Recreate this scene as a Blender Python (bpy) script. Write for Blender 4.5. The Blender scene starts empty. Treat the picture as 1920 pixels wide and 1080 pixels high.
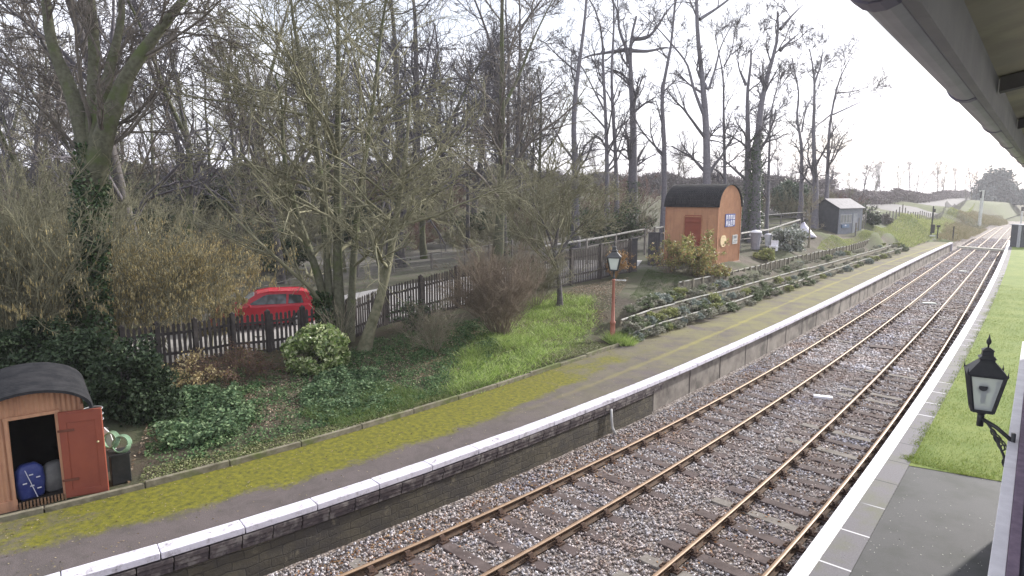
import bpy, math, random
import numpy as np
from mathutils import Vector, Matrix
random.seed(7)
PI = math.pi
S = bpy.context.scene
COL = S.collection
# ------------------------------------------------------------------ camera model
F, TH, YAW, H = 1200.0, .145, .72, 6.45
def ray(u, v):
    x = (u-960)/F; y = -(v-540)/F
    fw = math.cos(TH)+y*math.sin(TH); up = -math.sin(TH)+y*math.cos(TH)
    return np.array([-math.sin(YAW)*fw+math.cos(YAW)*x, math.cos(YAW)*fw+math.sin(YAW)*x, up])
def G(u, v, z):
    d = ray(u, v); t = (z-H)/d[2]; return d*t+np.array([0, 0, H])
def D(u, v, dep):
    return ray(u, v)*dep+np.array([0, 0, H])
cam_d = bpy.data.cameras.new('camera'); cam = bpy.data.objects.new('camera', cam_d); COL.objects.link(cam)
cam_d.sensor_width = 36; cam_d.lens = 36*F/1920; cam_d.clip_end = 6000; cam_d.clip_start = .05
cam.location = (0, 0, H); cam.rotation_euler = (PI/2-TH, 0, YAW)
S.camera = cam
S.view_settings.view_transform = 'Standard'; S.view_settings.look = 'None'
S.view_settings.exposure = 1.18; S.view_settings.gamma = 1

S.cycles.max_bounces = 5; S.cycles.diffuse_bounces = 3; S.cycles.glossy_bounces = 2; S.cycles.transmission_bounces = 4
# ------------------------------------------------------------------ materials
def nt(m):
    m.use_nodes = True; t = m.node_tree; t.nodes.clear(); return t
def N(t, typ, **kw):
    n = t.nodes.new(typ)
    for k, v in kw.items():
        if k.startswith('i_'):
            n.inputs[k[2:].replace('_', ' ')].default_value = v
        else: setattr(n, k, v)
    return n
def ramp(t, src, stops):
    r = t.nodes.new('ShaderNodeValToRGB'); e = r.color_ramp.elements
    while len(e) > len(stops): e.remove(e[-1])
    while len(e) < len(stops): e.new(1)
    for el, (p, c) in zip(e, stops):
        el.position = p; el.color = (*c, 1) if len(c) == 3 else c
    t.links.new(src, r.inputs[0]); return r.outputs[0]
def mixc(t, f, a, b, mode='MIX'):
    n = t.nodes.new('ShaderNodeMix'); n.data_type = 'RGBA'; n.blend_type = mode
    for s, i in ((f, 0), (a, 6), (b, 7)):
        if hasattr(s, 'links') or hasattr(s, 'is_linked'): t.links.new(s, n.inputs[i])
        elif isinstance(s, (int, float)): n.inputs[i].default_value = s
        else: n.inputs[i].default_value = (*s, 1)
    return n.outputs[2]
def out(t, col, rough=.8, bump=None, bs=.3, bd=.02, metal=0, spec=.3, alpha=None):
    b = t.nodes.new('ShaderNodeBsdfPrincipled'); o = t.nodes.new('ShaderNodeOutputMaterial')
    if hasattr(col, 'links'): t.links.new(col, b.inputs['Base Color'])
    else: b.inputs['Base Color'].default_value = (*col, 1)
    if hasattr(rough, 'links'): t.links.new(rough, b.inputs['Roughness'])
    else: b.inputs['Roughness'].default_value = rough
    b.inputs['Metallic'].default_value = metal; b.inputs['Specular IOR Level'].default_value = spec
    if bump is not None:
        n = t.nodes.new('ShaderNodeBump'); n.inputs['Strength'].default_value = bs; n.inputs['Distance'].default_value = bd
        t.links.new(bump, n.inputs['Height']); t.links.new(n.outputs[0], b.inputs['Normal'])
    t.links.new(b.outputs[0], o.inputs[0]); return b
def noise(t, scale, det=6, rough=.6, vec=None, dist=0):
    n = N(t, 'ShaderNodeTexNoise'); n.inputs['Scale'].default_value = scale; n.inputs['Detail'].default_value = det
    n.inputs['Roughness'].default_value = rough; n.inputs['Distortion'].default_value = dist
    if vec is None:
        c = N(t, 'ShaderNodeTexCoord'); vec = c.outputs['Object']
    t.links.new(vec, n.inputs[0]); return n.outputs[0]
MATS = {}
def mat(name, c1, c2=None, scale=8, rough=.8, bs=.3, bd=.01, metal=0, spec=.3, lo=.35, hi=.65, c3=None, s3=1.3):
    if name in MATS: return MATS[name]
    m = bpy.data.materials.new(name); t = nt(m)
    if c2 is None: c2 = tuple(x*.75 for x in c1)
    nz = noise(t, scale)
    c = ramp(t, nz, [(lo, c1), (hi, c2)])
    if c3 is not None:
        c = mixc(t, ramp(t, noise(t, s3), [(.5, (0, 0, 0)), (.62, (1, 1, 1))]), c, c3)
    out(t, c, rough, nz, bs, bd, metal, spec); MATS[name] = m; return m
def leafmat(name, cols, rough=.5, spec=.4, trans=.25):
    """per-leaf colour from the random value of each leaf's island"""
    if name in MATS: return MATS[name]
    m = bpy.data.materials.new(name); t = nt(m)
    g = N(t, 'ShaderNodeNewGeometry')
    k = len(cols)-1
    c = ramp(t, g.outputs['Random Per Island'], [(i/k, cc) for i, cc in enumerate(cols)])
    b = out(t, c, rough, spec=spec)
    if trans:
        tr = N(t, 'ShaderNodeBsdfTranslucent'); t.links.new(c, tr.inputs[0])
        mx = N(t, 'ShaderNodeMixShader'); mx.inputs[0].default_value = trans
        o = [n for n in t.nodes if n.type == 'OUTPUT_MATERIAL'][0]
        t.links.new(b.outputs[0], mx.inputs[1]); t.links.new(tr.outputs[0], mx.inputs[2]); t.links.new(mx.outputs[0], o.inputs[0])
    MATS[name] = m; return m
# ------------------------------------------------------------------ mesh helpers
def link_mesh(name, me, mat_, parent=None):
    for mm in (mat_ if isinstance(mat_, (list, tuple)) else [mat_]): me.materials.append(mm)
    o = bpy.data.objects.new(name, me); COL.objects.link(o)
    if parent is not None: o.parent = parent
    return o
def fast(name, V, Q, mat_, parent=None, smooth=False, n=4):
    V = np.asarray(V, np.float32).reshape(-1, 3); Q = np.asarray(Q, np.int32).reshape(-1, n)
    me = bpy.data.meshes.new(name)
    me.vertices.add(len(V)); me.vertices.foreach_set('co', V.ravel())
    me.loops.add(Q.size); me.loops.foreach_set('vertex_index', Q.ravel())
    me.polygons.add(len(Q)); me.polygons.foreach_set('loop_start', np.arange(0, Q.size, n, dtype=np.int32))
    me.polygons.foreach_set('loop_total', np.full(len(Q), n, np.int32))
    if smooth: me.polygons.foreach_set('use_smooth', np.ones(len(Q), bool))
    me.update(calc_edges=True); me.validate()
    return link_mesh(name, me, mat_, parent)
class MB:
    def __init__(s): s.v = []; s.f = []; s.m = []
    def add(s, vs, fs, mi=0):
        b = len(s.v); s.v += [tuple(map(float, p)) for p in vs]; s.f += [tuple(i+b for i in f) for f in fs]; s.m += [mi]*len(fs); return s
    def box(s, c, sz, rz=0, mi=0, M=None):
        hx, hy, hz = sz[0]/2, sz[1]/2, sz[2]/2
        P = [(x, y, z) for z in (-hz, hz) for x, y in ((-hx, -hy), (hx, -hy), (hx, hy), (-hx, hy))]
        if M is None: M = Matrix.Rotation(rz, 3, 'Z')
        P = [tuple(M @ Vector(p)+Vector(c)) for p in P]
        return s.add(P, [(3, 2, 1, 0), (4, 5, 6, 7), (0, 1, 5, 4), (1, 2, 6, 5), (2, 3, 7, 6), (3, 0, 4, 7)], mi)
    def bar(s, a, b, w, h, mi=0):
        a = Vector(a); b = Vector(b); d = b-a; L = d.length
        q = d.to_track_quat('Y', 'Z').to_matrix()
        return s.box((a+b)/2, (w, L, h), mi=mi, M=q)
    def tube(s, pts, r, n=8, cap=True, mi=0):
        pts = [Vector(p) for p in pts]; k = len(pts)
        if not hasattr(r, '__len__'): r = [r]*k
        ref = None; V_ = []
        for i, p in enumerate(pts):
            d = (pts[min(i+1, k-1)]-pts[max(i-1, 0)]).normalized()
            if ref is None: ref = d.orthogonal().normalized()
            else: ref = (ref-d*ref.dot(d)).normalized()
            b = d.cross(ref)
            V_ += [p+(ref*math.cos(a)+b*math.sin(a))*r[i] for a in (2*PI*j/n for j in range(n))]
        fs = [(i*n+j, i*n+(j+1) % n, (i+1)*n+(j+1) % n, (i+1)*n+j) for i in range(k-1) for j in range(n)]
        if cap: fs += [tuple(range(n-1, -1, -1)), tuple((k-1)*n+j for j in range(n))]
        return s.add(V_, fs, mi)
    def lathe(s, prof, c=(0, 0, 0), n=16, mi=0):
        V_ = [(c[0]+r*math.cos(2*PI*j/n), c[1]+r*math.sin(2*PI*j/n), c[2]+z) for r, z in prof for j in range(n)]
        k = len(prof)
        fs = [(i*n+j, i*n+(j+1) % n, (i+1)*n+(j+1) % n, (i+1)*n+j) for i in range(k-1) for j in range(n)]
        fs += [tuple(range(n-1, -1, -1)), tuple((k-1)*n+j for j in range(n))]
        return s.add(V_, fs, mi)
    def prism(s, poly, vec, mi=0):
        k = len(poly); A = [Vector(p) for p in poly]; B = [p+Vector(vec) for p in A]
        return s.add(A+B, [tuple(range(k-1, -1, -1)), tuple(range(k, 2*k))]+[(i, (i+1) % k, k+(i+1) % k, k+i) for i in range(k)], mi)
    def build(s, name, m, parent=None, smooth=False, bevel=0, loc=None):
        me = bpy.data.meshes.new(name); me.from_pydata(s.v, [], s.f)
        o = link_mesh(name, me, m, parent)
        if max(s.m, default=0) > 0: me.polygons.foreach_set('material_index', s.m)
        if smooth: me.polygons.foreach_set('use_smooth', [True]*len(me.polygons))
        me.update()
        if bevel:
            b = o.modifiers.new('bevel', 'BEVEL'); b.width = bevel; b.segments = 2; b.limit_method = 'ANGLE'
        if loc is not None: o.location = loc
        return o
def tag(o, label=None, cat=None, group=None, kind=None):
    if label: o['label'] = label
    if cat: o['category'] = cat
    if group: o['group'] = group
    if kind: o['kind'] = kind
    return o
def thing(name, label, cat, loc=(0, 0, 0), rz=0, group=None):
    o = bpy.data.objects.new(name, None); COL.objects.link(o)
    o.location = tuple(float(x) for x in loc); o.rotation_euler = (0, 0, rz); o.empty_display_size = .1
    return tag(o, label, cat, group)
def dup(root, loc, rz=0, sc=1, label=None, group=None, cat=None):
    r = root.copy(); COL.objects.link(r); r.location = tuple(float(x) for x in loc); r.rotation_euler = (0, 0, rz); r.scale = (sc, sc, sc) if not hasattr(sc, '__len__') else sc
    if label: r['label'] = label
    if group: r['group'] = group
    if cat: r['category'] = cat
    for ch in list(root.children):
        c = ch.copy(); COL.objects.link(c); c.parent = r
        for g in list(ch.children):
            d = g.copy(); COL.objects.link(d); d.parent = c
    return r
rng = np.random.default_rng(11)
def nrm(a): return a/np.maximum(np.linalg.norm(a, axis=-1, keepdims=True), 1e-9)
def tubes(P, R, s=3):
    """P (n,k,3), R (n,k) -> verts, quads"""
    n, k, _ = P.shape
    T = np.empty_like(P); T[:, 1:-1] = P[:, 2:]-P[:, :-2]; T[:, 0] = P[:, 1]-P[:, 0]; T[:, -1] = P[:, -1]-P[:, -2]
    T = nrm(T); ref = np.where(np.abs(T[:, :1, 2:]) > .9, np.array([1., 0, 0]), np.array([0, 0, 1.]))
    a = nrm(np.cross(T, np.broadcast_to(ref, T.shape))); b = np.cross(T, a)
    an = np.arange(s)*2*PI/s
    V = P[:, :, None]+R[:, :, None, None]*(a[:, :, None]*np.cos(an)[None, None, :, None]+b[:, :, None]*np.sin(an)[None, None, :, None])
    base = (np.arange(n)*k*s)[:, None, None]+(np.arange(k-1)*s)[None, :, None]
    j = np.arange(s)[None, None]; j2 = (j+1) % s
    Q = np.stack([base+j, base+j2, base+s+j2, base+s+j], -1)
    return V.reshape(-1, 3), Q.reshape(-1, 4)
def merge(L):
    V = []; Q = []; b = 0
    for v, q in L: V.append(v); Q.append(q+b); b += len(v)
    return np.concatenate(V), np.concatenate(Q)
def resamp(pts, k):
    pts = np.asarray(pts, float); d = np.r_[0, np.cumsum(np.linalg.norm(np.diff(pts, axis=0), axis=1))]
    x = np.linspace(0, d[-1], k)
    # smooth the linear resample a little
    o = np.stack([np.interp(x, d, pts[:, i]) for i in range(3)], 1)
    for _ in range(2): o[1:-1] = .25*o[:-2]+.5*o[1:-1]+.25*o[2:]
    return o
def grow(P, R, nch, t0=.3, t1=1, ang=(.5, 1.0), lr=.5, up=.15, k=4, wig=.15, rr=.6, rg=rng, lmin=.2, **kw):
    n, kk, _ = P.shape
    L = np.linalg.norm(np.diff(P, axis=1), axis=2).sum(1)
    idx = np.repeat(np.arange(n), nch); m = len(idx)
    t = t0+(t1-t0)*rg.random(m); x = t*(kk-1); i = np.minimum(x.astype(int), kk-2); f = (x-i)[:, None]
    p = P[idx, i]*(1-f)+P[idx, i+1]*f; tg = nrm(P[idx, i+1]-P[idx, i])
    r = R[idx, i]*(1-f[:, 0])+R[idx, i+1]*f[:, 0]
    rv = rg.normal(size=(m, 3)); pp = nrm(rv-tg*(rv*tg).sum(1, keepdims=True))
    a = (ang[0]+(ang[1]-ang[0])*rg.random(m))[:, None]
    d = nrm(tg*np.cos(a)+pp*np.sin(a)+np.array([0, 0, up]))
    ln = np.maximum(L[idx]*lr*(.5+.7*rg.random(m))*(1.15-.6*t), lmin)
    C = np.empty((m, k, 3)); C[:, 0] = p
    for j in range(1, k):
        d = nrm(d+wig*rg.normal(size=(m, 3))+np.array([0, 0, up*.4])); C[:, j] = C[:, j-1]+d*(ln/(k-1))[:, None]
    RR = (r*rr)[:, None]*np.linspace(1, .35, k)[None]
    return C, RR
def leaves(c, size, flat=0, rg=rng, aspect=.6, droop=0):
    """diamond leaves, one island each"""
    c = np.asarray(c, float); n = len(c); s = size*(.6+.8*rg.random(n))[:, None]
    a = rg.normal(size=(n, 3)); a[:, 2] = a[:, 2]*(1-flat)-droop; a = nrm(a); b = rg.normal(size=(n, 3)); b[:, 2] *= (1-flat); b = nrm(b-a*(a*b).sum(1, keepdims=True))
    V = np.stack([c-a*s, c+b*s*aspect, c+a*s, c-b*s*aspect], 1)
    nr = np.cross(a, b)*s*.25; V[:, 0] += nr; V[:, 2] += nr
    return V.reshape(-1, 3), np.arange(4*n).reshape(n, 4)
def clumps(n, nc, ext, cs, rg=rng, shell=.5, zmin=None):
    """points in leaf clumps through an ellipsoid ext=(rx,ry,rz) centred on 0"""
    d = nrm(rg.normal(size=(nc, 3)))*((shell+(1-shell)*rg.random((nc, 1))))*np.array(ext)
    if zmin is not None: d[:, 2] = np.maximum(d[:, 2], zmin+.05*rg.random(nc))
    i = rg.integers(0, nc, n); return d[i]+nrm(rg.normal(size=(n, 3)))*(rg.random((n, 1))**.5)*cs*(.6+.8*rg.random((nc, 1))[i])
# ------------------------------------------------------------------ world and sun
SUN_EL, SUN_AZ = math.radians(25), math.radians(14)       # azimuth from +Y towards +X
w = bpy.data.worlds.new("World"); S.world = w; w.use_nodes = True
t = w.node_tree; t.nodes.clear()
sky = N(t, 'ShaderNodeTexSky', sky_type='NISHITA', sun_disc=False, sun_elevation=SUN_EL, sun_rotation=SUN_AZ, dust_density=3.0, air_density=1.0, ozone_density=1.0, altitude=100)
tc = N(t, 'ShaderNodeTexCoord'); mp = N(t, 'ShaderNodeMapping'); mp.inputs['Scale'].default_value = (1, 1, 3.2)
t.links.new(tc.outputs['Generated'], mp.inputs[0])
nz = noise(t, 2.2, 8, .6, mp.outputs[0], .4)
fac = ramp(t, nz, [(.38, (.45, .45, .45)), (.6, (.97, .97, .97))])
col = mixc(t, fac, sky.outputs[0], (9.6, 9.7, 10.6))
bg = N(t, 'ShaderNodeBackground'); bg.inputs[1].default_value = .078
t.links.new(col, bg.inputs[0]); wo = N(t, 'ShaderNodeOutputWorld'); t.links.new(bg.outputs[0], wo.inputs[0])
sd = bpy.data.lights.new('sun', 'SUN'); sd.energy = 3.4; sd.angle = math.radians(2.5); sd.color = (1, .95, .88)
so = bpy.data.objects.new('sun', sd); COL.objects.link(so); so.location = (20, 20, 60)
sv = Vector((math.sin(SUN_AZ)*math.cos(SUN_EL), math.cos(SUN_AZ)*math.cos(SUN_EL), math.sin(SUN_EL)))
so.rotation_euler = sv.to_track_quat('Z', 'Y').to_euler()

# ------------------------------------------------------------------ track lines as smooth curves
def curve(z, pts, deg=3):
    P = np.array([G(u, v, z) for u, v in pts]); s = np.log(P[:, 1]+22)
    c = np.polyfit(s, P[:, 0], deg)
    y0 = P[:, 1].min(); y1 = P[:, 1].max()
    def f(y):
        y = np.asarray(y, float); yc = np.clip(y, y0, y1)
        v = np.polyval(c, np.log(yc+22))
        g0 = (np.polyval(c, np.log(y0+.5+22))-np.polyval(c, np.log(y0+22)))/.5
        g1 = (np.polyval(c, np.log(y1+22))-np.polyval(c, np.log(y1-2+22)))/2
        return v+np.where(y < y0, (y-y0)*g0, 0)+np.where(y > y1, (y-y1)*g1, 0)
    f.y1 = y1; return f
RAILS = [curve(.17, p) for p in (
 [(640,1078),(880,980),(1080,883),(1280,783),(1504,660),(1568,619),(1706,532),(1752,499),(1807,463),(1859,432)],
 [(900,1080),(1110,967),(1280,865),(1436,763),(1587,660),(1639,619),(1733,555),(1787,499),(1835,464),(1872,432)],
 [(1225,1080),(1280,1036),(1420,917),(1537,812),(1690,660),(1726,619),(1796,540),(1830,499),(1861,464),(1889,432)],
 [(1435,1078),(1591,897),(1669,796),(1758,668),(1790,617),(1843,527),(1874,472),(1900,436)])]
XPL = curve(1.0, [(180,1075),(640,928),(897,838),(1240,716),(1480,602),(1786,455)])
XPR = curve(1.0, [(1475,1078),(1640,867),(1729,733),(1813,600),(1869,506),(1885,466)])
XKB = curve(1.02, [(0,975),(240,925),(640,818),(960,715),(1150,655),(1200,630),(1440,550),(1700,465)])
YEND = float(G(1788, 455, 1.0)[1])          # far end of the left platform
YR = np.r_[np.arange(-6, 40, .5), np.arange(40, 200, 2)]
def strip(name, ys, fa, fb, z, m, na=1, parent=None, wave=0):
    """sheet between two curves fa(y), fb(y) with uv (across metres, along metres)"""
    ys = np.asarray(ys); n = len(ys); V = []; uv = []
    zf = z if callable(z) else (lambda y, k: z)
    for y in ys:
        a, b = float(fa(y)), float(fb(y))
        for k in range(na+1):
            x = a+(b-a)*k/na; V.append((x, y, zf(y, k/na)+wave*(random.random()-.5))); uv.append((x-a, y))
    Q = [(i*(na+1)+k, i*(na+1)+k+1, (i+1)*(na+1)+k+1, (i+1)*(na+1)+k) for i in range(n-1) for k in range(na)]
    o = fast(name, V, Q, m, parent)
    l = o.data.uv_layers.new(name='UV'); li = np.array(Q).ravel(); l.data.foreach_set('uv', np.array(uv, np.float32)[li].ravel())
    return o
def uvnode(t):
    n = N(t, 'ShaderNodeUVMap'); n.uv_map = 'UV'; s = N(t, 'ShaderNodeSeparateXYZ'); t.links.new(n.outputs[0], s.inputs[0]); return n.outputs[0], s.outputs[0], s.outputs[1]
def math_(t, op, a, b=0.0, c=None):
    n = N(t, 'ShaderNodeMath', operation=op)
    for i, x in enumerate((a, b) if c is None else (a, b, c)):
        if hasattr(x, 'links'): t.links.new(x, n.inputs[i])
        else: n.inputs[i].default_value = x
    return n.outputs[0]
# ballast
m = bpy.data.materials.new('ballast'); t = nt(m)
c = N(t, 'ShaderNodeTexCoord').outputs['Object']
vo = N(t, 'ShaderNodeTexVoronoi'); vo.inputs['Scale'].default_value = 17; t.links.new(c, vo.inputs[0])
vc = N(t, 'ShaderNodeSeparateColor'); t.links.new(vo.outputs['Color'], vc.inputs[0])
cc = ramp(t, vc.outputs[0], [(0, (.13, .115, .105)), (.35, (.25, .22, .205)), (.7, (.38, .34, .33)), (1, (.58, .55, .54))])
big = ramp(t, noise(t, .7, 5, .6, c), [(.42, (0, 0, 0)), (.62, (1, 1, 1))])
cc = mixc(t, math_(t, 'MULTIPLY', big, .5), cc, (.20, .15, .12))
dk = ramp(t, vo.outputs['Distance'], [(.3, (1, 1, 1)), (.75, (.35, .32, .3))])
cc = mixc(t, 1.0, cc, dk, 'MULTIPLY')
hgt = math_(t, 'SUBTRACT', 1.0, vo.outputs['Distance'])
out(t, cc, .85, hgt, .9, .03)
MB_ = m
def xl(y): return XPL(y)-.3
def xr(y): return XPR(y)+.3
yb = np.r_[np.arange(-6, 60, .35), np.arange(60, 200, 2)]
o = strip('ballast', yb, lambda y: (xl(y) if y < YEND else xl(y)-1.5), lambda y: xr(y)+(0 if y < 90 else 6), 0, m, 40, wave=.022)
tag(o, kind='structure')
# ground sheet to the horizon
mg = mat('field_ground', (.05, .075, .02), (.09, .085, .04), .4, 1, .2, .05)
o = fast('ground', [(-900, -250, -.35), (700, -250, -.35), (700, 1100, -.35), (-900, 1100, -.35)], [(0, 1, 2, 3)], mg); tag(o, kind='structure')

# rails
mrs = mat('rail_rust', (.13, .08, .05), (.07, .05, .038), 14, .8, .4, .004)
mrt = mat('rail_running_face', (.35, .24, .155), (.26, .175, .115), 9, .5, .1, .002, metal=.2, spec=.4)
prof = [(-.065, 0), (.065, 0), (.065, .014), (.012, .03), (.012, .105), (.036, .115), (.036, .14), (.028, .15), (-.028, .15), (-.036, .14), (-.036, .115), (-.012, .105), (-.012, .03), (-.065, .014)]
RZ = .035
RL = ['rusty rail nearest the stone wall of the far platform', 'rusty rail of the far track on the side away from its platform', 'rusty rail of the near track beside the middle strip of ballast', 'rusty rail of the near track running close under the white platform edge']
for f, lb in zip(RAILS, RL):
    ys = np.r_[np.arange(-6, 60, 1.), np.arange(60, f.y1+14, 3)]
    V = []; Q = []; k = len(prof)
    for y in ys:
        x = float(f(y)); V += [(x+a, y, RZ+b) for a, b in prof]
    mi = []
    for i in range(len(ys)-1):
        for j in range(k):
            Q.append((i*k+j, i*k+(j+1) % k, (i+1)*k+(j+1) % k, (i+1)*k+j)); mi.append(1 if j in (6, 7, 8) else 0)
    o = fast('rail', V, Q, [mrs, mrt]); o.data.polygons.foreach_set('material_index', mi)
    tag(o, lb, 'rail', 'running rails of the two tracks')
# sleepers (with cast chairs on the near ones)
msl = mat('sleeper_wood', (.06, .045, .042), (.115, .09, .085), 5, .9, .5, .01, c3=(.09, .068, .065))
msl2 = mat('sleeper_wood_pale', (.13, .115, .10), (.22, .20, .18), 6, .9, .5, .01)
mch = mat('cast_iron_rust', (.10, .055, .035), (.05, .035, .03), 20, .85, .4, .004)
mbs = []
for k, mm in enumerate((msl, msl2)):
    b = MB(); b.box((0, 0, 0), (2.55, .25, .13)); me = b.build('sleeper_proto', mm, bevel=.012); mbs.append(me)
cb = MB(); cb.box((0, 0, .02), (.36, .17, .035)); cb.prism([(-.11, -.05, .03), (-.045, -.05, .03), (-.045, -.05, .12), (-.07, -.05, .12)], (0, .1, 0)); cb.prism([(.045, -.05, .03), (.12, -.05, .03), (.08, -.05, .12), (.045, -.05, .12)], (0, .1, 0))
for x in (-.14, .14): cb.box((x, 0, .05), (.035, .035, .03))
chair0 = cb.build('rail_chair', mch)
cnt = 0; SLP = [[], []]
for tr, (fa, fb) in enumerate(((RAILS[0], RAILS[1]), (RAILS[2], RAILS[3]))):
    y = 3.0 if tr == 0 else 5.0
    while y < (116 if tr == 0 else 118):
        xa, xb = float(fa(y)), float(fb(y)); x = (xa+xb)/2
        pale = random.random() < (.08 if tr == 0 else .22)
        src = mbs[1 if pale else 0]
        s = src.copy(); COL.objects.link(s); s.name = 'sleeper'; s.location = (x+random.uniform(-.05, .05), y, -.026+random.uniform(-.012, .010)+(.008 if tr else 0)); s.rotation_euler = (0, 0, -.06+random.uniform(-.02, .02))
        base = ('timber sleeper of the far track beside the stone platform wall', 'timber sleeper of the near track beside the white platform edge')[tr]
        tag(s, ('weathered pale ' if pale else 'dark ')+base, 'sleeper', ('sleepers of the far track', 'sleepers of the near track')[tr])
        if y < 42:
            for xx in (xa, xb):
                c_ = chair0.copy(); COL.objects.link(c_); c_.parent = s; c_.location = (xx-s.location.x, 0, .065)
        SLP[tr].append(y); cnt += 1; y += .745+random.uniform(-.03, .03)
for o in mbs+[chair0]: bpy.data.objects.remove(o)
# loose stones
def stones(n, ylo, yhi, size, seed):
    rg = np.random.default_rng(seed)
    y = ylo+(yhi-ylo)*rg.random(n)**1.35; a = np.array(xl(y))+.35; b = np.array(xr(y))-.35
    x = a+(b-a)*rg.random(n)
    keep = np.ones(n, bool)
    for f in RAILS: keep &= np.abs(x-f(y)) > .09
    for tr in (0, 1):
        ys_ = np.array(SLP[tr]); j = np.clip(np.searchsorted(ys_, y), 1, len(ys_)-1); xc = (RAILS[2*tr](y)+RAILS[2*tr+1](y))/2; yc = y+.06*(x-xc)
        dy = np.minimum(np.abs(ys_[j]-yc), np.abs(ys_[j-1]-yc)); keep &= ~((dy < .12) & (np.abs(x-xc) < 1.25) & (rg.random(n) < (.72 if tr == 0 else .85)))
    x, y = x[keep], y[keep]; n = len(x)
    o8 = np.array([[1, 0, 0], [-1, 0, 0], [0, 1, 0], [0, -1, 0], [0, 0, 1], [0, 0, -1]], float)
    s = size*(.45+.8*rg.random((n, 1, 1)))
    V = o8[None]*s*(.55+.7*rg.random((n, 6, 1)))
    q = nrm(rg.normal(size=(n, 3))); q2 = nrm(np.cross(q, rg.normal(size=(n, 3)))); q3 = np.cross(q, q2)
    Rm = np.stack([q, q2, q3], 1); V = np.einsum('nij,njk->nik', V, Rm)
    V += np.stack([x, y, .012+.02*rg.random(n)], 1)[:, None]
    tri = np.array([[0, 2, 4], [2, 1, 4], [1, 3, 4], [3, 0, 4], [2, 0, 5], [1, 2, 5], [3, 1, 5], [0, 3, 5]])
    T = (np.arange(n)*6)[:, None, None]+tri[None]
    return V.reshape(-1, 3), T.reshape(-1, 3)
mst = leafmat('ballast_stones', [(.12, .105, .10), (.25, .23, .225), (.34, .32, .325), (.44, .42, .43), (.22, .16, .13), (.52, .50, .52), (.68, .66, .68)], .8, .3, 0)
t = mst.node_tree; pb_ = [n_ for n_ in t.nodes if n_.type == 'BSDF_PRINCIPLED'][0]; src_ = pb_.inputs['Base Color'].links[0].from_socket
cr_ = N(t, 'ShaderNodeTexCoord').outputs['Object']; ca_ = mixc(t, ramp(t, noise(t, .55, 5, .65, cr_), [(.45, (0, 0, 0)), (.62, (.8, .8, .8))]), src_, mixc(t, 1.0, src_, (.80, .62, .50), 'MULTIPLY'))
cb_ = mixc(t, ramp(t, noise(t, .4, 4, .6, cr_), [(.36, (.8, .8, .8)), (.46, (0, 0, 0))]), ca_, mixc(t, 1.0, src_, (.80, .84, .98), 'MULTIPLY')); t.links.new(cb_, pb_.inputs['Base Color'])
V, T = stones(52000, 4, 30, .034, 3); V2, T2 = stones(40000, 26, 118, .06, 4)
o = fast('loose_ballast_stones', np.r_[V, V2], np.r_[T, T2+len(V)], mst, n=3); tag(o, kind='stuff')
# dead leaves along the foot of the wall and by the rails
ng = 5200; y = 3+60*rng.random(ng)**1.5; sel = rng.random(ng)
x = np.where(sel < .4, XPL(y)+.25+np.abs(rng.normal(0, .35, ng)), np.where(sel < .7, RAILS[0](y)+rng.normal(.15, .3, ng), np.where(sel < .87, RAILS[2](y)+rng.normal(.2, .25, ng), RAILS[3](y)+rng.normal(0, .2, ng))))
V, Q = leaves(np.stack([x, y, np.full(ng, .05)], 1), .03, .8)
tag(fast('dead_leaves', V, Q, leafmat('dead_leaf', [(.25, .12, .05), (.12, .06, .035), (.35, .22, .10), (.2, .09, .06)], .8, .2, .1)), kind='stuff')

# ------------------------------------------------------------------ far platform
m = bpy.data.materials.new('mossy_asphalt'); t = nt(m); uv, ux, uy = uvnode(t)
c = N(t, 'ShaderNodeTexCoord').outputs['Object']
asp = ramp(t, noise(t, 60, 4, .7, c), [(.3, (.07, .058, .058)), (.7, (.14, .118, .115))])
asp = mixc(t, math_(t, 'MULTIPLY', ramp(t, noise(t, 1.7, 9, .75, c, .8), [(.44, (0, 0, 0)), (.62, (1, 1, 1))]), .55), asp, (.055, .05, .045))
asp = mixc(t, ramp(t, noise(t, 24, 4, .8, c), [(.66, (0, 0, 0)), (.72, (.6, .6, .6))]), asp, (.26, .23, .17))
n1 = noise(t, 1.1, 8, .72, c, .6)
mossc = ramp(t, noise(t, 9, 6, .7, c), [(.3, (.045, .048, .012)), (.5, (.12, .118, .008)), (.75, (.21, .195, .012))])
edge = N(t, 'ShaderNodeMapRange'); edge.inputs[1].default_value = 1.15; edge.inputs[2].default_value = 2.15; edge.inputs[3].default_value = .42; edge.inputs[4].default_value = -.42; t.links.new(ux, edge.inputs[0])
near = N(t, 'ShaderNodeMapRange'); near.inputs[1].default_value = 11; near.inputs[2].default_value = 24; near.inputs[3].default_value = 0; near.inputs[4].default_value = -.75; t.links.new(uy, near.inputs[0])
near2 = N(t, 'ShaderNodeMapRange'); near2.inputs[1].default_value = 1; near2.inputs[2].default_value = 6; near2.inputs[3].default_value = -.40; near2.inputs[4].default_value = 0; t.links.new(uy, near2.inputs[0])
f = math_(t, 'ADD', math_(t, 'ADD', math_(t, 'ADD', n1, edge.outputs[0]), near.outputs[0]), near2.outputs[0])
f = math_(t, 'ADD', f, math_(t, 'MULTIPLY', math_(t, 'SUBTRACT', noise(t, 14, 8, .8, c), .5), .55)); fm = ramp(t, f, [(.44, (0, 0, 0)), (.68, (.95, .95, .95))])
olive = mixc(t, ramp(t, noise(t, .8, 6, .7, c), [(.34, (0, 0, 0)), (.6, (.9, .9, .9))]), asp, (.17, .16, .07))
far = N(t, 'ShaderNodeMapRange'); far.inputs[1].default_value = 10; far.inputs[2].default_value = 25; t.links.new(uy, far.inputs[0])
olive = mixc(t, far.outputs[0], asp, olive)
cc = mixc(t, fm, olive, mossc)
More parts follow.
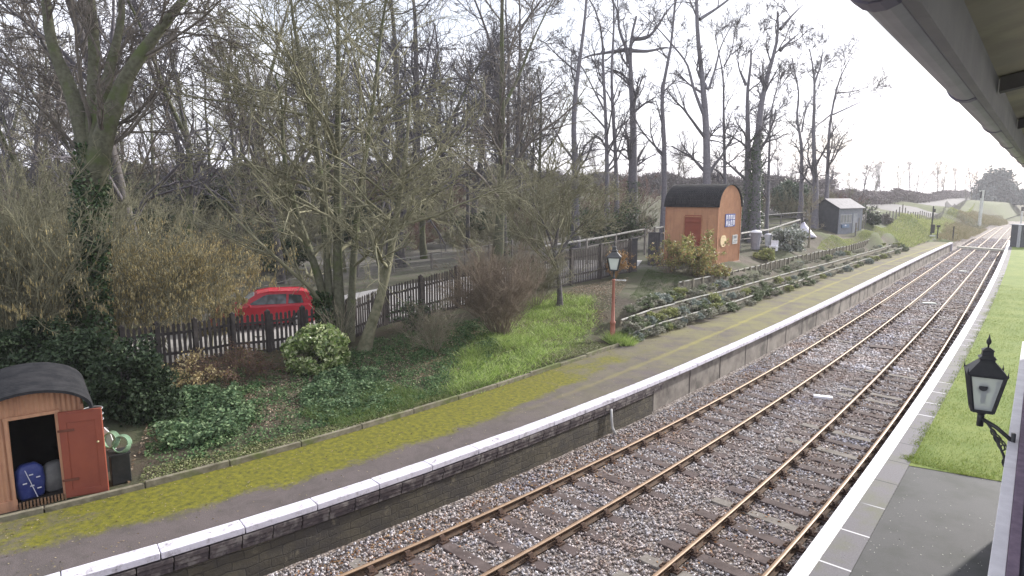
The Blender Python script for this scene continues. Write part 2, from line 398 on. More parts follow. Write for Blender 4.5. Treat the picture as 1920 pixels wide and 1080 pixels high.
# yellow streak of moss along the far stretch
st = math_(t, 'ABSOLUTE', math_(t, 'SUBTRACT', ux, 1.85)); st = math_(t, 'ADD', st, math_(t, 'MULTIPLY', math_(t, 'SUBTRACT', n1, .5), .45))
stm = math_(t, 'MULTIPLY', ramp(t, st, [(.02, (1, 1, 1)), (.14, (0, 0, 0))]), far.outputs[0])
cc = mixc(t, math_(t, 'MULTIPLY', stm, .5), cc, (.30, .27, .06))
out(t, cc, .9, noise(t, 45, 5, .7, c), .5, .012)
ypl = np.r_[np.arange(-6, 60, 1.), np.arange(60, YEND, 2), [YEND]]
o = strip('platform', ypl, lambda y: XKB(y), lambda y: XPL(y)-.33, 1.0, m, 4); tag(o, kind='structure')
n = 2600; y = 1+60*rng.random(n)**1.5; x = XKB(y)+.02+rng.random(n)**1.7*(XPL(y)-.4-XKB(y)); V, Q = leaves(np.stack([x, y, np.full(n, 1.008)], 1), .016, .93)
tag(fast('platform_litter', V, Q, leafmat('platform_litter_leaf', [(.10, .07, .04), (.20, .14, .08), (.32, .27, .18), (.06, .07, .03)], .9, .2, 0)), kind='stuff')
# stone and concrete wall under the platform edge
m = bpy.data.materials.new('stained_stone_wall'); t = nt(m)
c = N(t, 'ShaderNodeTexCoord').outputs['Object']
mp = N(t, 'ShaderNodeMapping'); mp.inputs['Rotation'].default_value = (PI/2, 0, PI/2); t.links.new(c, mp.inputs[0])
sx = N(t, 'ShaderNodeSeparateXYZ'); t.links.new(c, sx.inputs[0]); cx = N(t, 'ShaderNodeCombineXYZ'); t.links.new(sx.outputs[1], cx.inputs[0]); t.links.new(sx.outputs[2], cx.inputs[1])
br = N(t, 'ShaderNodeTexBrick'); br.inputs['Scale'].default_value = 1; br.inputs['Brick Width'].default_value = .42; br.inputs['Row Height'].default_value = .16; br.inputs['Mortar Size'].default_value = .012; br.inputs['Mortar Smooth'].default_value = .6
br.inputs['Color1'].default_value = (.08, .07, .05, 1); br.inputs['Color2'].default_value = (.13, .115, .08, 1); br.inputs['Mortar'].default_value = (.055, .05, .04, 1)
dn = N(t, 'ShaderNodeVectorMath', operation='ADD'); nn = N(t, 'ShaderNodeTexNoise'); nn.inputs['Scale'].default_value = 3; t.links.new(c, nn.inputs[0])
sc_ = N(t, 'ShaderNodeVectorMath', operation='SCALE'); sc_.inputs['Scale'].default_value = .12; t.links.new(nn.outputs['Color'], sc_.inputs[0])
t.links.new(cx.outputs[0], dn.inputs[0]); t.links.new(sc_.outputs[0], dn.inputs[1]); t.links.new(dn.outputs[0], br.inputs[0])
k1 = noise(t, 1.4, 8, .7, c)
cc = mixc(t, ramp(t, k1, [(.38, (.15, .15, .15)), (.60, (.9, .9, .9))]), br.outputs[0], (.055, .05, .048))
cc = mixc(t, ramp(t, noise(t, 4, 7, .7, c), [(.58, (0, 0, 0)), (.7, (.55, .55, .55))]), cc, (.26, .23, .16))
out(t, cc, .9, math_(t, 'ADD', math_(t, 'MULTIPLY', br.outputs['Fac'], -.6), noise(t, 12, 6, .7, c)), .7, .03)
MWALL = m
MCOP = mat('brick_course_shadow', (.06, .05, .055), (.11, .09, .09), 7, .9, .6, .02, c3=(.20, .18, .17), s3=5)
YST = float(G(1195, 760, 0.1)[1])
wall = thing('platform_wall', 'dark stained stone wall under the near end of the far platform', 'wall', (float(XPL(5)), 5, 0))
def wallstrip(name, y0, y1, z0, z1, dx, m, parent, amp=.0, nz_=1):
    ys = np.arange(y0, y1+.001, min(.3, (y1-y0)/4)); V = []; Q = []
    px, py = parent.location.x, parent.location.y
    for y in ys:
        for j in range(nz_+1):
            z = z0+(z1-z0)*j/nz_; V.append((float(XPL(y))+dx+amp*(random.random()-.5)-px, y-py, z))
    k = nz_+1
    for i in range(len(ys)-1):
        for j in range(nz_): Q.append((i*k+j, (i+1)*k+j, (i+1)*k+j+1, i*k+j+1))
    return fast(name, V, Q, m, parent)
wallstrip('stone_face', -6, YST, -.3, .62, -.06, MWALL, wall, .03, 5)
b = MB()
for j in range(3):   # projecting brick courses, coloured dark purple as the shadow strip below the coping
    ys = np.arange(-6, YST, .5); z0 = .62+.085*j
    for y in ys: b.bar((float(XPL(y))-.12+.02*j-wall.location.x, y-5+.01, z0+.04), (float(XPL(y+.5))-.12+.02*j-wall.location.x, y+.49-5, z0+.04), .2, .076)
b.build('brick_courses', MCOP, wall, bevel=.006)
mcon = mat('stained_concrete', (.17, .15, .135), (.29, .265, .235), 1.7, .9, .4, .01, c3=(.11, .10, .09), s3=1.1)
wall2 = thing('platform_wall', 'long run of beige concrete panels between upright posts under the far platform', 'wall', (float(XPL(50)), 50, 0))
wallstrip('concrete_panels', YST+.02, YEND, -.3, .86, -.16, mcon, wall2, .004, 2)
b = MB(); y = YST+.1
while y < YEND:
    b.box((float(XPL(y))-.156-wall2.location.x, y-50, .28), (.014, .045, 1.14), 0); y += 2.35
b.build('panel_joints', mat('dark_joint', (.07, .06, .055), (.12, .11, .10), 4, .9), wall2)
# white coping
m = bpy.data.materials.new('worn_white_paint'); t = nt(m); c = N(t, 'ShaderNodeTexCoord').outputs['Object']
k1 = noise(t, 5, 10, .75, c)
cc = ramp(t, k1, [(.33, (.12, .11, .13)), (.40, (.42, .40, .44)), (.50, (.62, .60, .67))])
cc = mixc(t, ramp(t, noise(t, 1.3, 6, .7, c), [(.5, (0, 0, 0)), (.75, (.6, .6, .6))]), cc, (.42, .39, .44))
out(t, cc, .85, k1, .4, .008, spec=.1); MWH = m
cop = thing('platform_edge', 'white painted coping stones along the edge of the far platform', 'platform edge', (float(XPL(5)), 5, .87))
ys = np.r_[-6, np.arange(-5.2, YEND-.6, 1.22), YEND]; b = MB()
for i in range(len(ys)-1):
    a, e = ys[i]+.006, ys[i+1]-.006; dz = random.uniform(-.004, .004)
    b.bar((float(XPL(a))-.165+.02-cop.location.x, a-5, .083+dz), (float(XPL(e))-.165+.02-cop.location.x, e-5, .083+dz), .33, .115)
b.build('coping_stones', MWH, cop, bevel=.012)
b = MB(); ramp_end = G(1800, 463, .05)
b.prism([(-.33, 0, .13), (.02, 0, .13), (.02, 0, -.9), (-.33, 0, -.9)], (0, .2, 0))
b.build('end_block', MWH, cop, loc=(float(XPL(YEND))-cop.location.x, YEND-5+.01, 0))
# edging behind the platform
medge = mat('weathered_edging', (.22, .20, .15), (.11, .10, .07), 6, .9, .5, .01, c3=(.10, .12, .04))
b = MB(); ys = np.arange(-5, YEND-3, 1.5)
k0 = (float(XKB(5)), 5)
for a in ys:
    e = a+1.48; z = random.uniform(-.02, .02)
    b.bar((float(XKB(a))-.04-k0[0], a-k0[1], .04+z), (float(XKB(e))-.04-k0[0], e-k0[1], .04+z), .09, .15)
kb = thing('edging_kerb', 'narrow weathered edging boards along the back of the far platform', 'kerb', (*k0, 1.0)); b.build('edging_boards', medge, kb, bevel=.01)
# drain pipe
p0 = G(1165, 772, .72); b = MB(); xw = float(XPL(p0[1]))
b.tube([(0, 0, .72), (.02, 0, .45), (.04, .02, .2), (.14, .05, .02)], [.035]*4, 10)
b.build('drain_pipe', mat('pale_pipe', (.55, .55, .55), (.42, .42, .40), 9, .5), None, True, loc=(xw-.0, p0[1], 0)); tag(bpy.data.objects['drain_pipe'], 'short pale drain pipe bent out of the stone platform wall', 'pipe')

# ------------------------------------------------------------------ near platform
m = bpy.data.materials.new('paving_slabs'); t = nt(m); uv, ux, uy = uvnode(t); c = N(t, 'ShaderNodeTexCoord').outputs['Object']
sl = ramp(t, noise(t, 40, 5, .7, c), [(.3, (.115, .11, .12)), (.7, (.185, .178, .19))])
sl = mixc(t, ramp(t, noise(t, 1.2, 7, .7, c), [(.48, (0, 0, 0)), (.68, (.55, .55, .55))]), sl, (.13, .14, .07))
jf = math_(t, 'FRACT', math_(t, 'DIVIDE', uy, 1.22)); jm = ramp(t, jf, [(0, (1, 1, 1)), (.022, (1, 1, 1)), (.034, (0, 0, 0))])
lines = mixc(t, ramp(t, noise(t, .33, 2, .5, c), [(.47, (0, 0, 0)), (.53, (1, 1, 1))]), (.06, .06, .06), (.62, .62, .64))
cc = mixc(t, jm, sl, lines)
out(t, cc, .8, noise(t, 50, 4, .7, c), .35, .006)
YPE = 97.
ypr = np.r_[np.arange(-4, 60, 1.), np.arange(60, YPE, 2), [YPE]]
XLN = curve(1.0, [(1620,1025),(1664,950),(1706,874),(1740,805),(1773,740),(1815,663),(1853,594),(1877,530),(1889,495),(1897,468)])
o = strip('paving', ypr, lambda y: XPR(y)+.22, lambda y: XLN(y), 1.0, m, 3); tag(o, kind='structure')
m = bpy.data.materials.new('white_edge_paint'); t = nt(m); c = N(t, 'ShaderNodeTexCoord').outputs['Object']
k1 = noise(t, 8, 9, .75, c); out(t, ramp(t, k1, [(.32, (.35, .34, .34)), (.42, (.78, .78, .80)), (.6, (.84, .84, .86))]), .6, k1, .3, .005)
cop2 = thing('platform_edge', 'clean white painted edge of the near platform beside the lawn', 'platform edge', (float(XPR(20)), 20, .87))
b = MB(); ys = np.r_[-4, np.arange(-3.5, YPE-1, 1.22), YPE]
for i in range(len(ys)-1):
    a, e = ys[i]+.003, ys[i+1]-.003
    b.bar((float(XPR(a))+.1-cop2.location.x, a-20, .071), (float(XPR(e))+.1-cop2.location.x, e-20, .071), .235, .135)
b.build('edge_stones', m, cop2, bevel=.01)
b = MB(); ys = np.arange(-4, YPE, 2.)
for a in ys:
    b.bar((float(XPR(a))+.12-cop2.location.x, a-20, -.45), (float(XPR(a+2))+.12-cop2.location.x, a+2-20, -.45), .16, .9)
b.build('face_wall', mcon, cop2)
# asphalt by the building and lawn
m = bpy.data.materials.new('dark_asphalt'); t = nt(m); c = N(t, 'ShaderNodeTexCoord').outputs['Object']
k1 = noise(t, 120, 3, .7, c); a1 = ramp(t, k1, [(.3, (.05, .051, .054)), (.7, (.085, .087, .09))])
a1 = mixc(t, ramp(t, noise(t, 1.1, 6, .65, c), [(.45, (0, 0, 0)), (.7, (.85, .85, .85))]), a1, (.035, .04, .036))
vs = N(t, 'ShaderNodeTexVoronoi'); vs.inputs['Scale'].default_value = 7; t.links.new(c, vs.inputs[0])
a1 = mixc(t, ramp(t, vs.outputs['Distance'], [(.05, (1, 1, 1)), (.075, (0, 0, 0))]), a1, (.30, .30, .28))
out(t, a1, .75, k1, .5, .006)
YLW = float(G(1790, 888, 1)[1])
o = strip('tarmac', np.arange(-6, YLW+.5, .5), lambda y: XLN(y)+.004, lambda y: 6+0*y, .996, m, 2); tag(o, kind='structure')
b = MB(); p1, p2 = G(1704, 873, 1.0), G(1930, 912, 1.0)
mlw = bpy.data.materials.new('lawn'); t = nt(mlw); c = N(t, 'ShaderNodeTexCoord').outputs['Object']
g1 = ramp(t, noise(t, 30, 6, .75, c), [(.32, (.06, .10, .018)), (.5, (.12, .175, .03)), (.68, (.21, .25, .06))])
g1 = mixc(t, ramp(t, noise(t, .7, 7, .7, c), [(.42, (0, 0, 0)), (.66, (.7, .7, .7))]), g1, (.20, .235, .055))
out(t, g1, .9, noise(t, 60, 4, .7, c), .8, .02)
sl_ = (p2[1]-p1[1])/(p2[0]-p1[0])
V = [(p1[0], p1[1], 1.004), (20, p1[1]+sl_*(20-p1[0]), 1.004), (60, YPE, 1.004), (float(XLN(YPE)), YPE, 1.004)]
ys = np.r_[np.linspace(p1[1], 60, 40), np.linspace(62, YPE, 12)]
V = []; 
for y in ys:
    for k in range(5):
        q = [0, .5, 1.5, 6, 40][k]; x = float(XLN(y))+q; yy = y+(sl_*(x-p1[0]) if y == ys[0] else 0); V.append((x, max(yy, y if y != ys[0] else yy), 1.004))
Q = [(i*5+k, i*5+k+1, (i+1)*5+k+1, (i+1)*5+k) for i in range(len(ys)-1) for k in range(4)]
o = fast('lawn', V, Q, mlw); tag(o, kind='structure')
# blades of the near lawn
def blades(x, y, z, h, wd, m, name, lean=.5, rg=rng):
    n = len(x); b = np.stack([x, y, z], 1); a = rg.random(n)*2*PI; d = np.stack([np.cos(a), np.sin(a), 0*a], 1)
    ln = rg.normal(size=(n, 3))*lean; ln[:, 2] = 0; hh = (h*(.5+rg.random(n)))[:, None]
    tip = b+ln*hh+np.array([0, 0, 1])*hh; wdt = wd*(.6+.8*rg.random(n))[:, None]
    V = np.stack([b-d*wdt, b+d*wdt, tip], 1).reshape(-1, 3)
    return fast(name, V, np.arange(3*n).reshape(n, 3), m, n=3)
n = 70000; y = p1[1]+.2+34*rng.random(n)**1.6; x = XLN(y)+rng.random(n)**1.2*np.minimum(6, 2.2+y*.04)-.1*rng.random(n)
ok = y > p1[1]+sl_*(x-p1[0])
mbl = leafmat('lawn_blade', [(.07, .12, .02), (.14, .21, .035), (.22, .28, .06), (.33, .33, .13)], .7, .2, .4)
g_ = .5+.5*np.sin(x*2.1+1.7*np.sin(y*1.3))*np.cos(y*1.9+np.sin(x*3.1)); ok &= rng.random(n) < .25+.75*g_
tag(blades(x[ok], y[ok], np.full(ok.sum(), 1.0), .042, .004, mbl, 'lawn_grass', .7), kind='stuff')
n = 5000; y = p1[1]+.3+40*rng.random(n)**1.5; x = XLN(y)-np.abs(rng.normal(0, .10, n)); kp = np.sin(y*2.3)+np.sin(y*5.1+1) > -.3
tag(blades(x[kp], y[kp], np.full(kp.sum(), 1.0), .03, .005, mbl, 'creeping_grass', 1.0), kind='stuff')
# fallen white flecks on the tarmac
n = 260; x = -2.2+2.6*rng.random(n); y = 6+7*rng.random(n)
V, Q = leaves(np.stack([x, y, np.full(n, 1.006)], 1), .012, .95); tag(fast('petal_litter', V, Q, mat('pale_fleck', (.5, .5, .45))), kind='stuff')

# ================================================================== terrain beyond the far platform
GR1 = (.035, .05, .02); LIT = (.085, .07, .05); BRT = (.10, .17, .03); DRT = (.12, .10, .085); PTH = (.20, .19, .18); SHD = (.06, .075, .035); BNK = (.12, .155, .05); WOOD = (.07, .065, .03)  # SHD is a green darkened to paint the shade on the lawn
ANC = []
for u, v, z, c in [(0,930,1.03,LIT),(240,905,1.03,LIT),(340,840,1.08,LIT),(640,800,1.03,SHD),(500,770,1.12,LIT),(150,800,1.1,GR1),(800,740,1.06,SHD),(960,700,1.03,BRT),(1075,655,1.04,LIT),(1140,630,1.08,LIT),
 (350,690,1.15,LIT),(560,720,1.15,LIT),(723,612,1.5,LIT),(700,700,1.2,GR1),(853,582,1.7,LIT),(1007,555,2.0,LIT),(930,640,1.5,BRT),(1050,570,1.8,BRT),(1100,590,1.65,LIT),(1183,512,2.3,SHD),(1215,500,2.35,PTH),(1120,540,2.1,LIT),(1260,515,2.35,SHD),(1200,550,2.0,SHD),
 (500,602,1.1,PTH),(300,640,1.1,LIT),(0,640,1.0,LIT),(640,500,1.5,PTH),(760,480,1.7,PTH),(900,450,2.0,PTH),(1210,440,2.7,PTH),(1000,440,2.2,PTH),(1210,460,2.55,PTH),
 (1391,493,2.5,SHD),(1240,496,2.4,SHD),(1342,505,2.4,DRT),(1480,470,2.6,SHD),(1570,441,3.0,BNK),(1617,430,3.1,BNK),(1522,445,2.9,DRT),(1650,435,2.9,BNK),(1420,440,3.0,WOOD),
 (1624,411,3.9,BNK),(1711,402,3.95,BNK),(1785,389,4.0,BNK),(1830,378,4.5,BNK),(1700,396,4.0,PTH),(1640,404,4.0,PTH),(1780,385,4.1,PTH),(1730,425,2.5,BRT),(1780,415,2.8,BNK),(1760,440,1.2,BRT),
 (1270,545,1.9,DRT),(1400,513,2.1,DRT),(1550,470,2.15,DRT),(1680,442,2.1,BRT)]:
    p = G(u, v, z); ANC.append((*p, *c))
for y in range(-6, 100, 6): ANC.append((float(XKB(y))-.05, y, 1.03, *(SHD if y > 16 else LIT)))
for y in range(24, 80, 8): ANC.append((float(XKB(y))-1.0, y, 1.45, *DRT)); ANC.append((float(XKB(y))-1.9, y, 2.2, *DRT))
for y in (108, 125, 145, 170, 200): ANC.append((float(RAILS[0](y))-3.0, y, .1, *LIT)); ANC.append((float(RAILS[0](y))-9.5, y, 3.4, *BNK)); ANC.append((float(RAILS[0](y))-14, y, 4.2, *BNK))
for u, v, dep, c in [(-100,420,70,WOOD),(100,400,70,WOOD),(300,400,70,WOOD),(600,400,75,WOOD),(900,395,80,WOOD),(1200,390,90,WOOD),(1450,385,95,WOOD),(1650,372,130,WOOD),(1800,365,260,WOOD),
   (-200,335,170,WOOD),(100,330,170,WOOD),(500,335,170,WOOD),(900,340,170,WOOD),(1200,350,170,WOOD),(1500,360,200,WOOD),(1700,362,300,WOOD),(1860,372,330,WOOD),(1900,380,300,WOOD),(1840,384,260,WOOD),(200,325,300,GR1),(800,330,300,GR1),(1300,350,320,GR1),(-100,560,28,LIT),(-300,500,40,LIT)]:
    ANC.append((*D(u, v, dep), *c))
ANC = np.array(ANC); AX = ANC[:, :2]
def kern(d): return d
_D = np.linalg.norm(AX[:, None]-AX[None], axis=2)
_A = np.zeros((len(AX)+1,)*2); _A[:-1, :-1] = _D+np.eye(len(AX))*(-.25); _A[-1, :-1] = 1; _A[:-1, -1] = 1
_W = np.linalg.solve(_A, np.r_[ANC[:, 2], 0])
def ZT(x, y):
    x = np.atleast_1d(np.asarray(x, float)); y = np.atleast_1d(np.asarray(y, float)); sh = x.shape; q = np.stack([x.ravel(), y.ravel()], 1)
    z = np.empty(len(q))
    for i in range(0, len(q), 20000):
        z[i:i+20000] = np.linalg.norm(q[i:i+20000, None]-AX[None], axis=2)@_W[:-1]+_W[-1]
    return z.reshape(sh)
def zt(x, y): return float(ZT(x, y)[0])
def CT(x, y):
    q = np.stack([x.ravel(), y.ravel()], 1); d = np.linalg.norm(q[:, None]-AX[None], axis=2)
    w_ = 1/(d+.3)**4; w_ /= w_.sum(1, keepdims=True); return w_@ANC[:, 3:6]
def edge_x(y): return np.where(np.asarray(y) < YEND-2, XKB(y)-.085, RAILS[0](np.minimum(y, 190))-2.0)
dd = np.r_[np.arange(0, 16, .3), np.arange(16, 40, .8), np.arange(40, 100, 3), np.arange(100, 420, 16)]
yy = np.r_[np.arange(-60, -6, 4), np.arange(-6, 60, .4), np.arange(60, 110, 1.2), np.arange(110, 220, 4), np.arange(220, 520, 16)]
YY, DD = np.meshgrid(yy, dd, indexing='ij'); XX = edge_x(YY)-DD
ZZ = ZT(XX, YY); cl = np.clip(DD/1.2, 0, 1); ZZ = np.where(YY < YEND-2, ZZ*cl+1.02*(1-cl), ZZ*np.clip(DD/3, 0, 1))
ZZ += rng.normal(0, .015, ZZ.shape)*cl
nY, nD = YY.shape; V = np.stack([XX, YY, ZZ], -1).reshape(-1, 3)
ii = np.arange(nY-1)[:, None]*nD+np.arange(nD-1)[None]; Q = np.stack([ii, ii+nD, ii+nD+1, ii+1], -1).reshape(-1, 4)
m = bpy.data.materials.new('rough_ground'); t = nt(m); c = N(t, 'ShaderNodeTexCoord').outputs['Object']
at = N(t, 'ShaderNodeAttribute'); at.attribute_name = 'soil'
n1 = noise(t, 6, 9, .8, c); n2 = noise(t, 1.1, 7, .7, c)
cc = mixc(t, ramp(t, n1, [(.35, (0, 0, 0)), (.6, (.7, .7, .7))]), at.outputs['Color'], (.05, .04, .028))
cc = mixc(t, ramp(t, n2, [(.45, (0, 0, 0)), (.62, (.55, .55, .55))]), cc, (.055, .075, .03))
cc = mixc(t, ramp(t, noise(t, 28, 5, .8, c), [(.58, (0, 0, 0)), (.68, (.5, .5, .5))]), cc, (.22, .18, .13))
out(t, cc, .95, n1, .8, .05)
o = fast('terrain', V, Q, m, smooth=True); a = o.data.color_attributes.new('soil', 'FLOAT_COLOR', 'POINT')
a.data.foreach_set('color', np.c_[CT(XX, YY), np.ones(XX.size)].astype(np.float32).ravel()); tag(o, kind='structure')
def pz(x, y, dz=0): return (x, y, zt(x, y)+dz)
def GT(u, v):
    """where the line of sight through a photo pixel meets the ground"""
    d = ray(u, v); prev = 5.
    for t_ in np.arange(5, 400, .25):
        p = d*t_+np.array([0, 0, H])
        if p[2] <= zt(p[0], p[1]): return p
    return p

# ================================================================== vegetation materials
def bark(name, a, b, c3=None):
    return mat(name, a, b, 9, .95, .8, .02, c3=c3, s3=1.2)
MBL = mat('bark_haze_lavender', (.20, .19, .215), (.13, .125, .145), 9, .95, .8, .02); MTL = mat('twig_haze_lavender', (.13, .12, .135), (.09, .085, .095), 5, .9, 0); MBK = bark('bark_grey', (.13, .12, .12), (.075, .07, .07)); MBG = bark('bark_mossy', (.13, .13, .09), (.075, .075, .05), (.09, .11, .045))  # lavender tint puts the haze and glare into bark and twig colour
MTW = mat('twig_brown', (.17, .15, .13), (.11, .095, .085), 5, .9, 0); MTG = mat('twig_olive', (.25, .24, .16), (.15, .145, .095), 3, .9, 0)
MTR = mat('twig_redbrown', (.19, .12, .10), (.13, .085, .075), 3, .9, 0); MTBN = mat('twig_tan', (.25, .20, .155), (.16, .13, .10), 3, .9, 0); MPALE = mat('pale_stem', (.30, .27, .20), (.17, .15, .11), 7, .9, .3)
IVY = leafmat('ivy_leaf', [(.012, .03, .012), (.03, .065, .02), (.05, .10, .035), (.09, .14, .05)], .45, .5, .1)
LAUREL = leafmat('laurel_leaf', [(.07, .12, .03), (.15, .23, .06), (.27, .35, .12), (.50, .54, .30), (.10, .16, .05)], .35, .6, .2)
DARKEV = leafmat('dark_evergreen_leaf', [(.012, .025, .012), (.025, .045, .02), (.04, .065, .03), (.06, .09, .045)], .6, .25, .05)
def trunkmesh(name, pts, r, m, parent, sides=10, wob=.06):
    k = len(pts); P = np.array(pts)[None]; R = np.array(r)[None]
    V, Q = tubes(P, R, sides); V = V.reshape(k, sides, 3); c_ = np.array(pts)[:, None]
    V = c_+(V-c_)*(1+wob*rng.normal(size=(k, sides, 1))); return fast(name, V.reshape(-1, 3), Q, m, parent, smooth=True)
def ivy_on(parent, pts, r, n, size=.06, spread=.25, m=IVY):
    pts = np.array(pts); r = np.array(r); k = len(pts); x = rng.random(n)*(k-1); i = x.astype(int); f = (x-i)[:, None]
    p = pts[i]*(1-f)+pts[np.minimum(i+1, k-1)]*f; rr = r[i]
    a = rng.random(n)*2*PI; q = rr*(1.02)+spread*rng.random(n)**2
    V, Q = leaves(p+np.stack([np.cos(a)*q, np.sin(a)*q, 0*a], 1), size); return fast('ivy', V, Q, m, parent)
def tree(name, label, base, trunks, m=MBK, mt=MTW, group=None, crown=1., nl=(9, 6, 5, 4), lr=(.34, .55, .6, .6), up=.15, ivy=0, ivyh=.5, t0=.35, rg=rng, twig=.006, cat='tree', a1=(.5, 1.1), rr0=.5, sides=10, lmin1=1.2):
    """trunks: list of (points local, r0, r1)"""
    T = thing(name, label, cat, base, 0, group); cp = []; cr = []
    tv = []
    for pts, r0, r1 in trunks:
        P = resamp(pts, 16); R = r0+(r1-r0)*np.linspace(0, 1, 16)**.8; 
        if P[0][2] < .3: R[0] *= 1.35; R[1] *= 1.1
        V, Q = tubes(P[None], R[None], sides); V = V.reshape(16, sides, 3); V = P[:, None]+(V-P[:, None])*(1+.05*rg.normal(size=(16, sides, 1))); tv.append((V.reshape(-1, 3), Q))
        cp.append(P); cr.append(R)
    V, Q = merge(tv); fast('trunk', V, Q, m, T, smooth=True)
    P = np.array(cp); R = np.array(cr); L = []
    n0 = np.array([max(2, int(nl[0]*crown))])
    LT = np.linalg.norm(np.diff(P, axis=1), axis=2).sum(1); GA = [grow(P[q:q+1], R[q:q+1], max(2, int(round(n0[0]*(LT[q]/LT.max())**.9*(1 if q == 0 else .8)))), t0 if q == 0 else .15, 1, a1, lr[0]*min(2.2, LT.max()/LT[q])**.5, up, 6, .16, rr0, rg, lmin1) for q in range(len(P))]; A = np.concatenate([g_[0] for g_ in GA]); B = np.concatenate([g_[1] for g_ in GA]); L.append(tubes(A, B, 5))
    A2, B2 = grow(A, B, nl[1], .2, 1, (.4, 1.0), lr[1], up*.6, 5, .2, .6, rg); L.append(tubes(A2, np.maximum(B2, twig*1.3), 4))
    A3, B3 = grow(A2, B2, nl[2], .15, 1, (.4, 1.0), lr[2], up*.4, 4, .22, .6, rg); L.append(tubes(A3, np.maximum(B3, twig), 3))
    if nl[3]:
        A4, B4 = grow(A3, B3, nl[3], .1, 1, (.4, 1.0), lr[3], up*.3, 3, .25, .6, rg); L.append(tubes(A4, np.maximum(B4*0+twig*.8, twig*.7), 3))
    V, Q = merge(L); fast('branches', V, Q, mt, T)
    if ivy:
        P0 = P[0]; k = max(2, int(16*ivyh)); ivy_on(T, P0[:k], R[0][:k], ivy)
    T['_n'] = 1; del T['_n']; return T

# ================================================================== traced trees: (photo trace, base width px, depth, top ratio, ...)
def traced(label, tr, w0, dep, w1=.55, zdrop=True, name='bare_tree', m=MBK, mt=MTW, grp='tall bare trees behind the lamp hut and fence', ext=0, **kw):
    T = []; base = None
    for k, path in enumerate(tr):
        dz_ = 0 if k == 0 else random.uniform(-.5, .5); P = [D(u, v, dep+dz_*min(1, j)) for j, (u, v) in enumerate(path)]
        if ext:
            d = P[-1]-P[-2]; d = d/np.linalg.norm(d); P.append(P[-1]+d*ext*.5+np.array([random.uniform(-.4, .4)]*3)); P.append(P[-1]+d*ext*.5+np.array([random.uniform(-.6, .6), 0, 0]))
        if base is None:
            g = P[0]; base = np.array([g[0], g[1], zt(g[0], g[1])-.1])
            if g[2] > base[2]+.05: P.insert(0, base)
        T.append(P)
    out_ = []
    for k, P in enumerate(T):
        r0 = w0[k]*dep/F/2 if hasattr(w0, '__len__') else w0*dep/F/2*(1 if k == 0 else .34)
        top = P[-1]; inside = top[2]-H < .42*dep
        out_.append(([p-base for p in P], r0, r0*(w1 if not inside and (k == 0 or hasattr(w0, '__len__')) else .16)))
    return tree(name, label, base, out_, m, mt, grp, **kw)
o_ = lambda L: [(960+x/2.743, y/2.743) for x, y in L]
HI = dict(nl=(12, 6, 5, 2), lr=(.2, .62, .62, .6), twig=.013, t0=.22, lmin1=2.4, up=.12, m=MBL, mt=MTL)
traced('thick leaning bare trunk rising out of the picture, leftmost of the tall row', [o_([(330,1000),(320,750),(310,600),(330,450),(350,300),(375,100),(392,0)])], 17, 48, .75, ext=4, ivy=700, ivyh=.3, **HI)
traced('slim bare tree forking low to the left, next right of the leaning trunk', [o_([(490,1000),(487,700),(480,560),(465,300),(470,120),(410,0)]), o_([(480,660),(430,600),(340,520),(290,470)]), o_([(482,580),(430,480),(370,360),(330,300)])], 12, 52, .5, ext=2, **HI)
traced('slim straight bare tree standing close left of the burred ivy-footed trunk', [o_([(542,1000),(528,700),(510,450),(508,300),(535,120),(518,0)])], 11, 53, .7, ext=4, **HI)
traced('stout bare tree with a twiggy burr halfway up and ivy round its foot', [o_([(622,1000),(625,600),(605,350),(612,150)]), o_([(600,330),(590,250),(550,160),(545,60),(520,0)]), o_([(600,255),(500,268),(400,285)]), o_([(610,260),(700,265),(800,240)]), o_([(612,200),(700,200),(760,120),(785,70)])], 25, 55, .5, ext=1, ivy=1500, ivyh=.35, **dict(HI, nl=(11, 7, 6, 3)))
traced('crooked bare trunk that bends sharply halfway up, left of the lamp hut roof', [o_([(783,1000),(785,650),(770,560),(748,480),(790,370),(830,250),(820,100),(838,0)])], 13, 50, .7, ext=4, **HI)
traced('tall pale bare trunk rising right above the arched roof of the lamp hut', [o_([(1003,980),(1000,650),(985,450),(960,250),(950,100),(945,0)]), o_([(985,590),(950,500),(920,420),(912,330),(845,255)]), o_([(990,430),(1010,480),(1020,430),(1045,360)]), o_([(965,100),(1010,70),(1060,40),(1110,0)])], 20, 47, .7, ext=4, **HI)
traced('slim bare tree splitting into a wide fork, just right of the tall pale trunk', [o_([(1097,980),(1088,600),(1090,340),(1050,250),(1045,180)]), o_([(1090,340),(1130,270),(1150,150),(1145,90)]), o_([(1130,280),(1190,230),(1230,190)])], 10, 56, .5, **HI)
traced('left stem of the ivy-wrapped pair of bare trunks behind the white bins', [o_([(1215,1000),(1213,600),(1205,420),(1240,330),(1230,260)]), o_([(1205,440),(1170,360),(1155,290)])], 19, 50, .35, ivy=1500, ivyh=.5, **HI)
traced('ivy-wrapped bare tree leaning right and reaching high, beside its ivy-wrapped twin', [o_([(1258,1000),(1265,640),(1300,430),(1335,310),(1370,220),(1378,120),(1365,60)]), o_([(1380,150),(1440,80),(1500,20)]), o_([(1378,260),(1430,210),(1480,170)])], 22, 49, .45, ivy=2600, ivyh=.55, **dict(HI, nl=(12, 6, 5, 3)))
traced('thin bare tree with long side twigs right of the ivy-wrapped pair', [o_([(1318,1000),(1325,700),(1330,560),(1380,400),(1380,330)]), o_([(1325,640),(1400,590),(1450,560)])], 8, 52, .5, **HI)
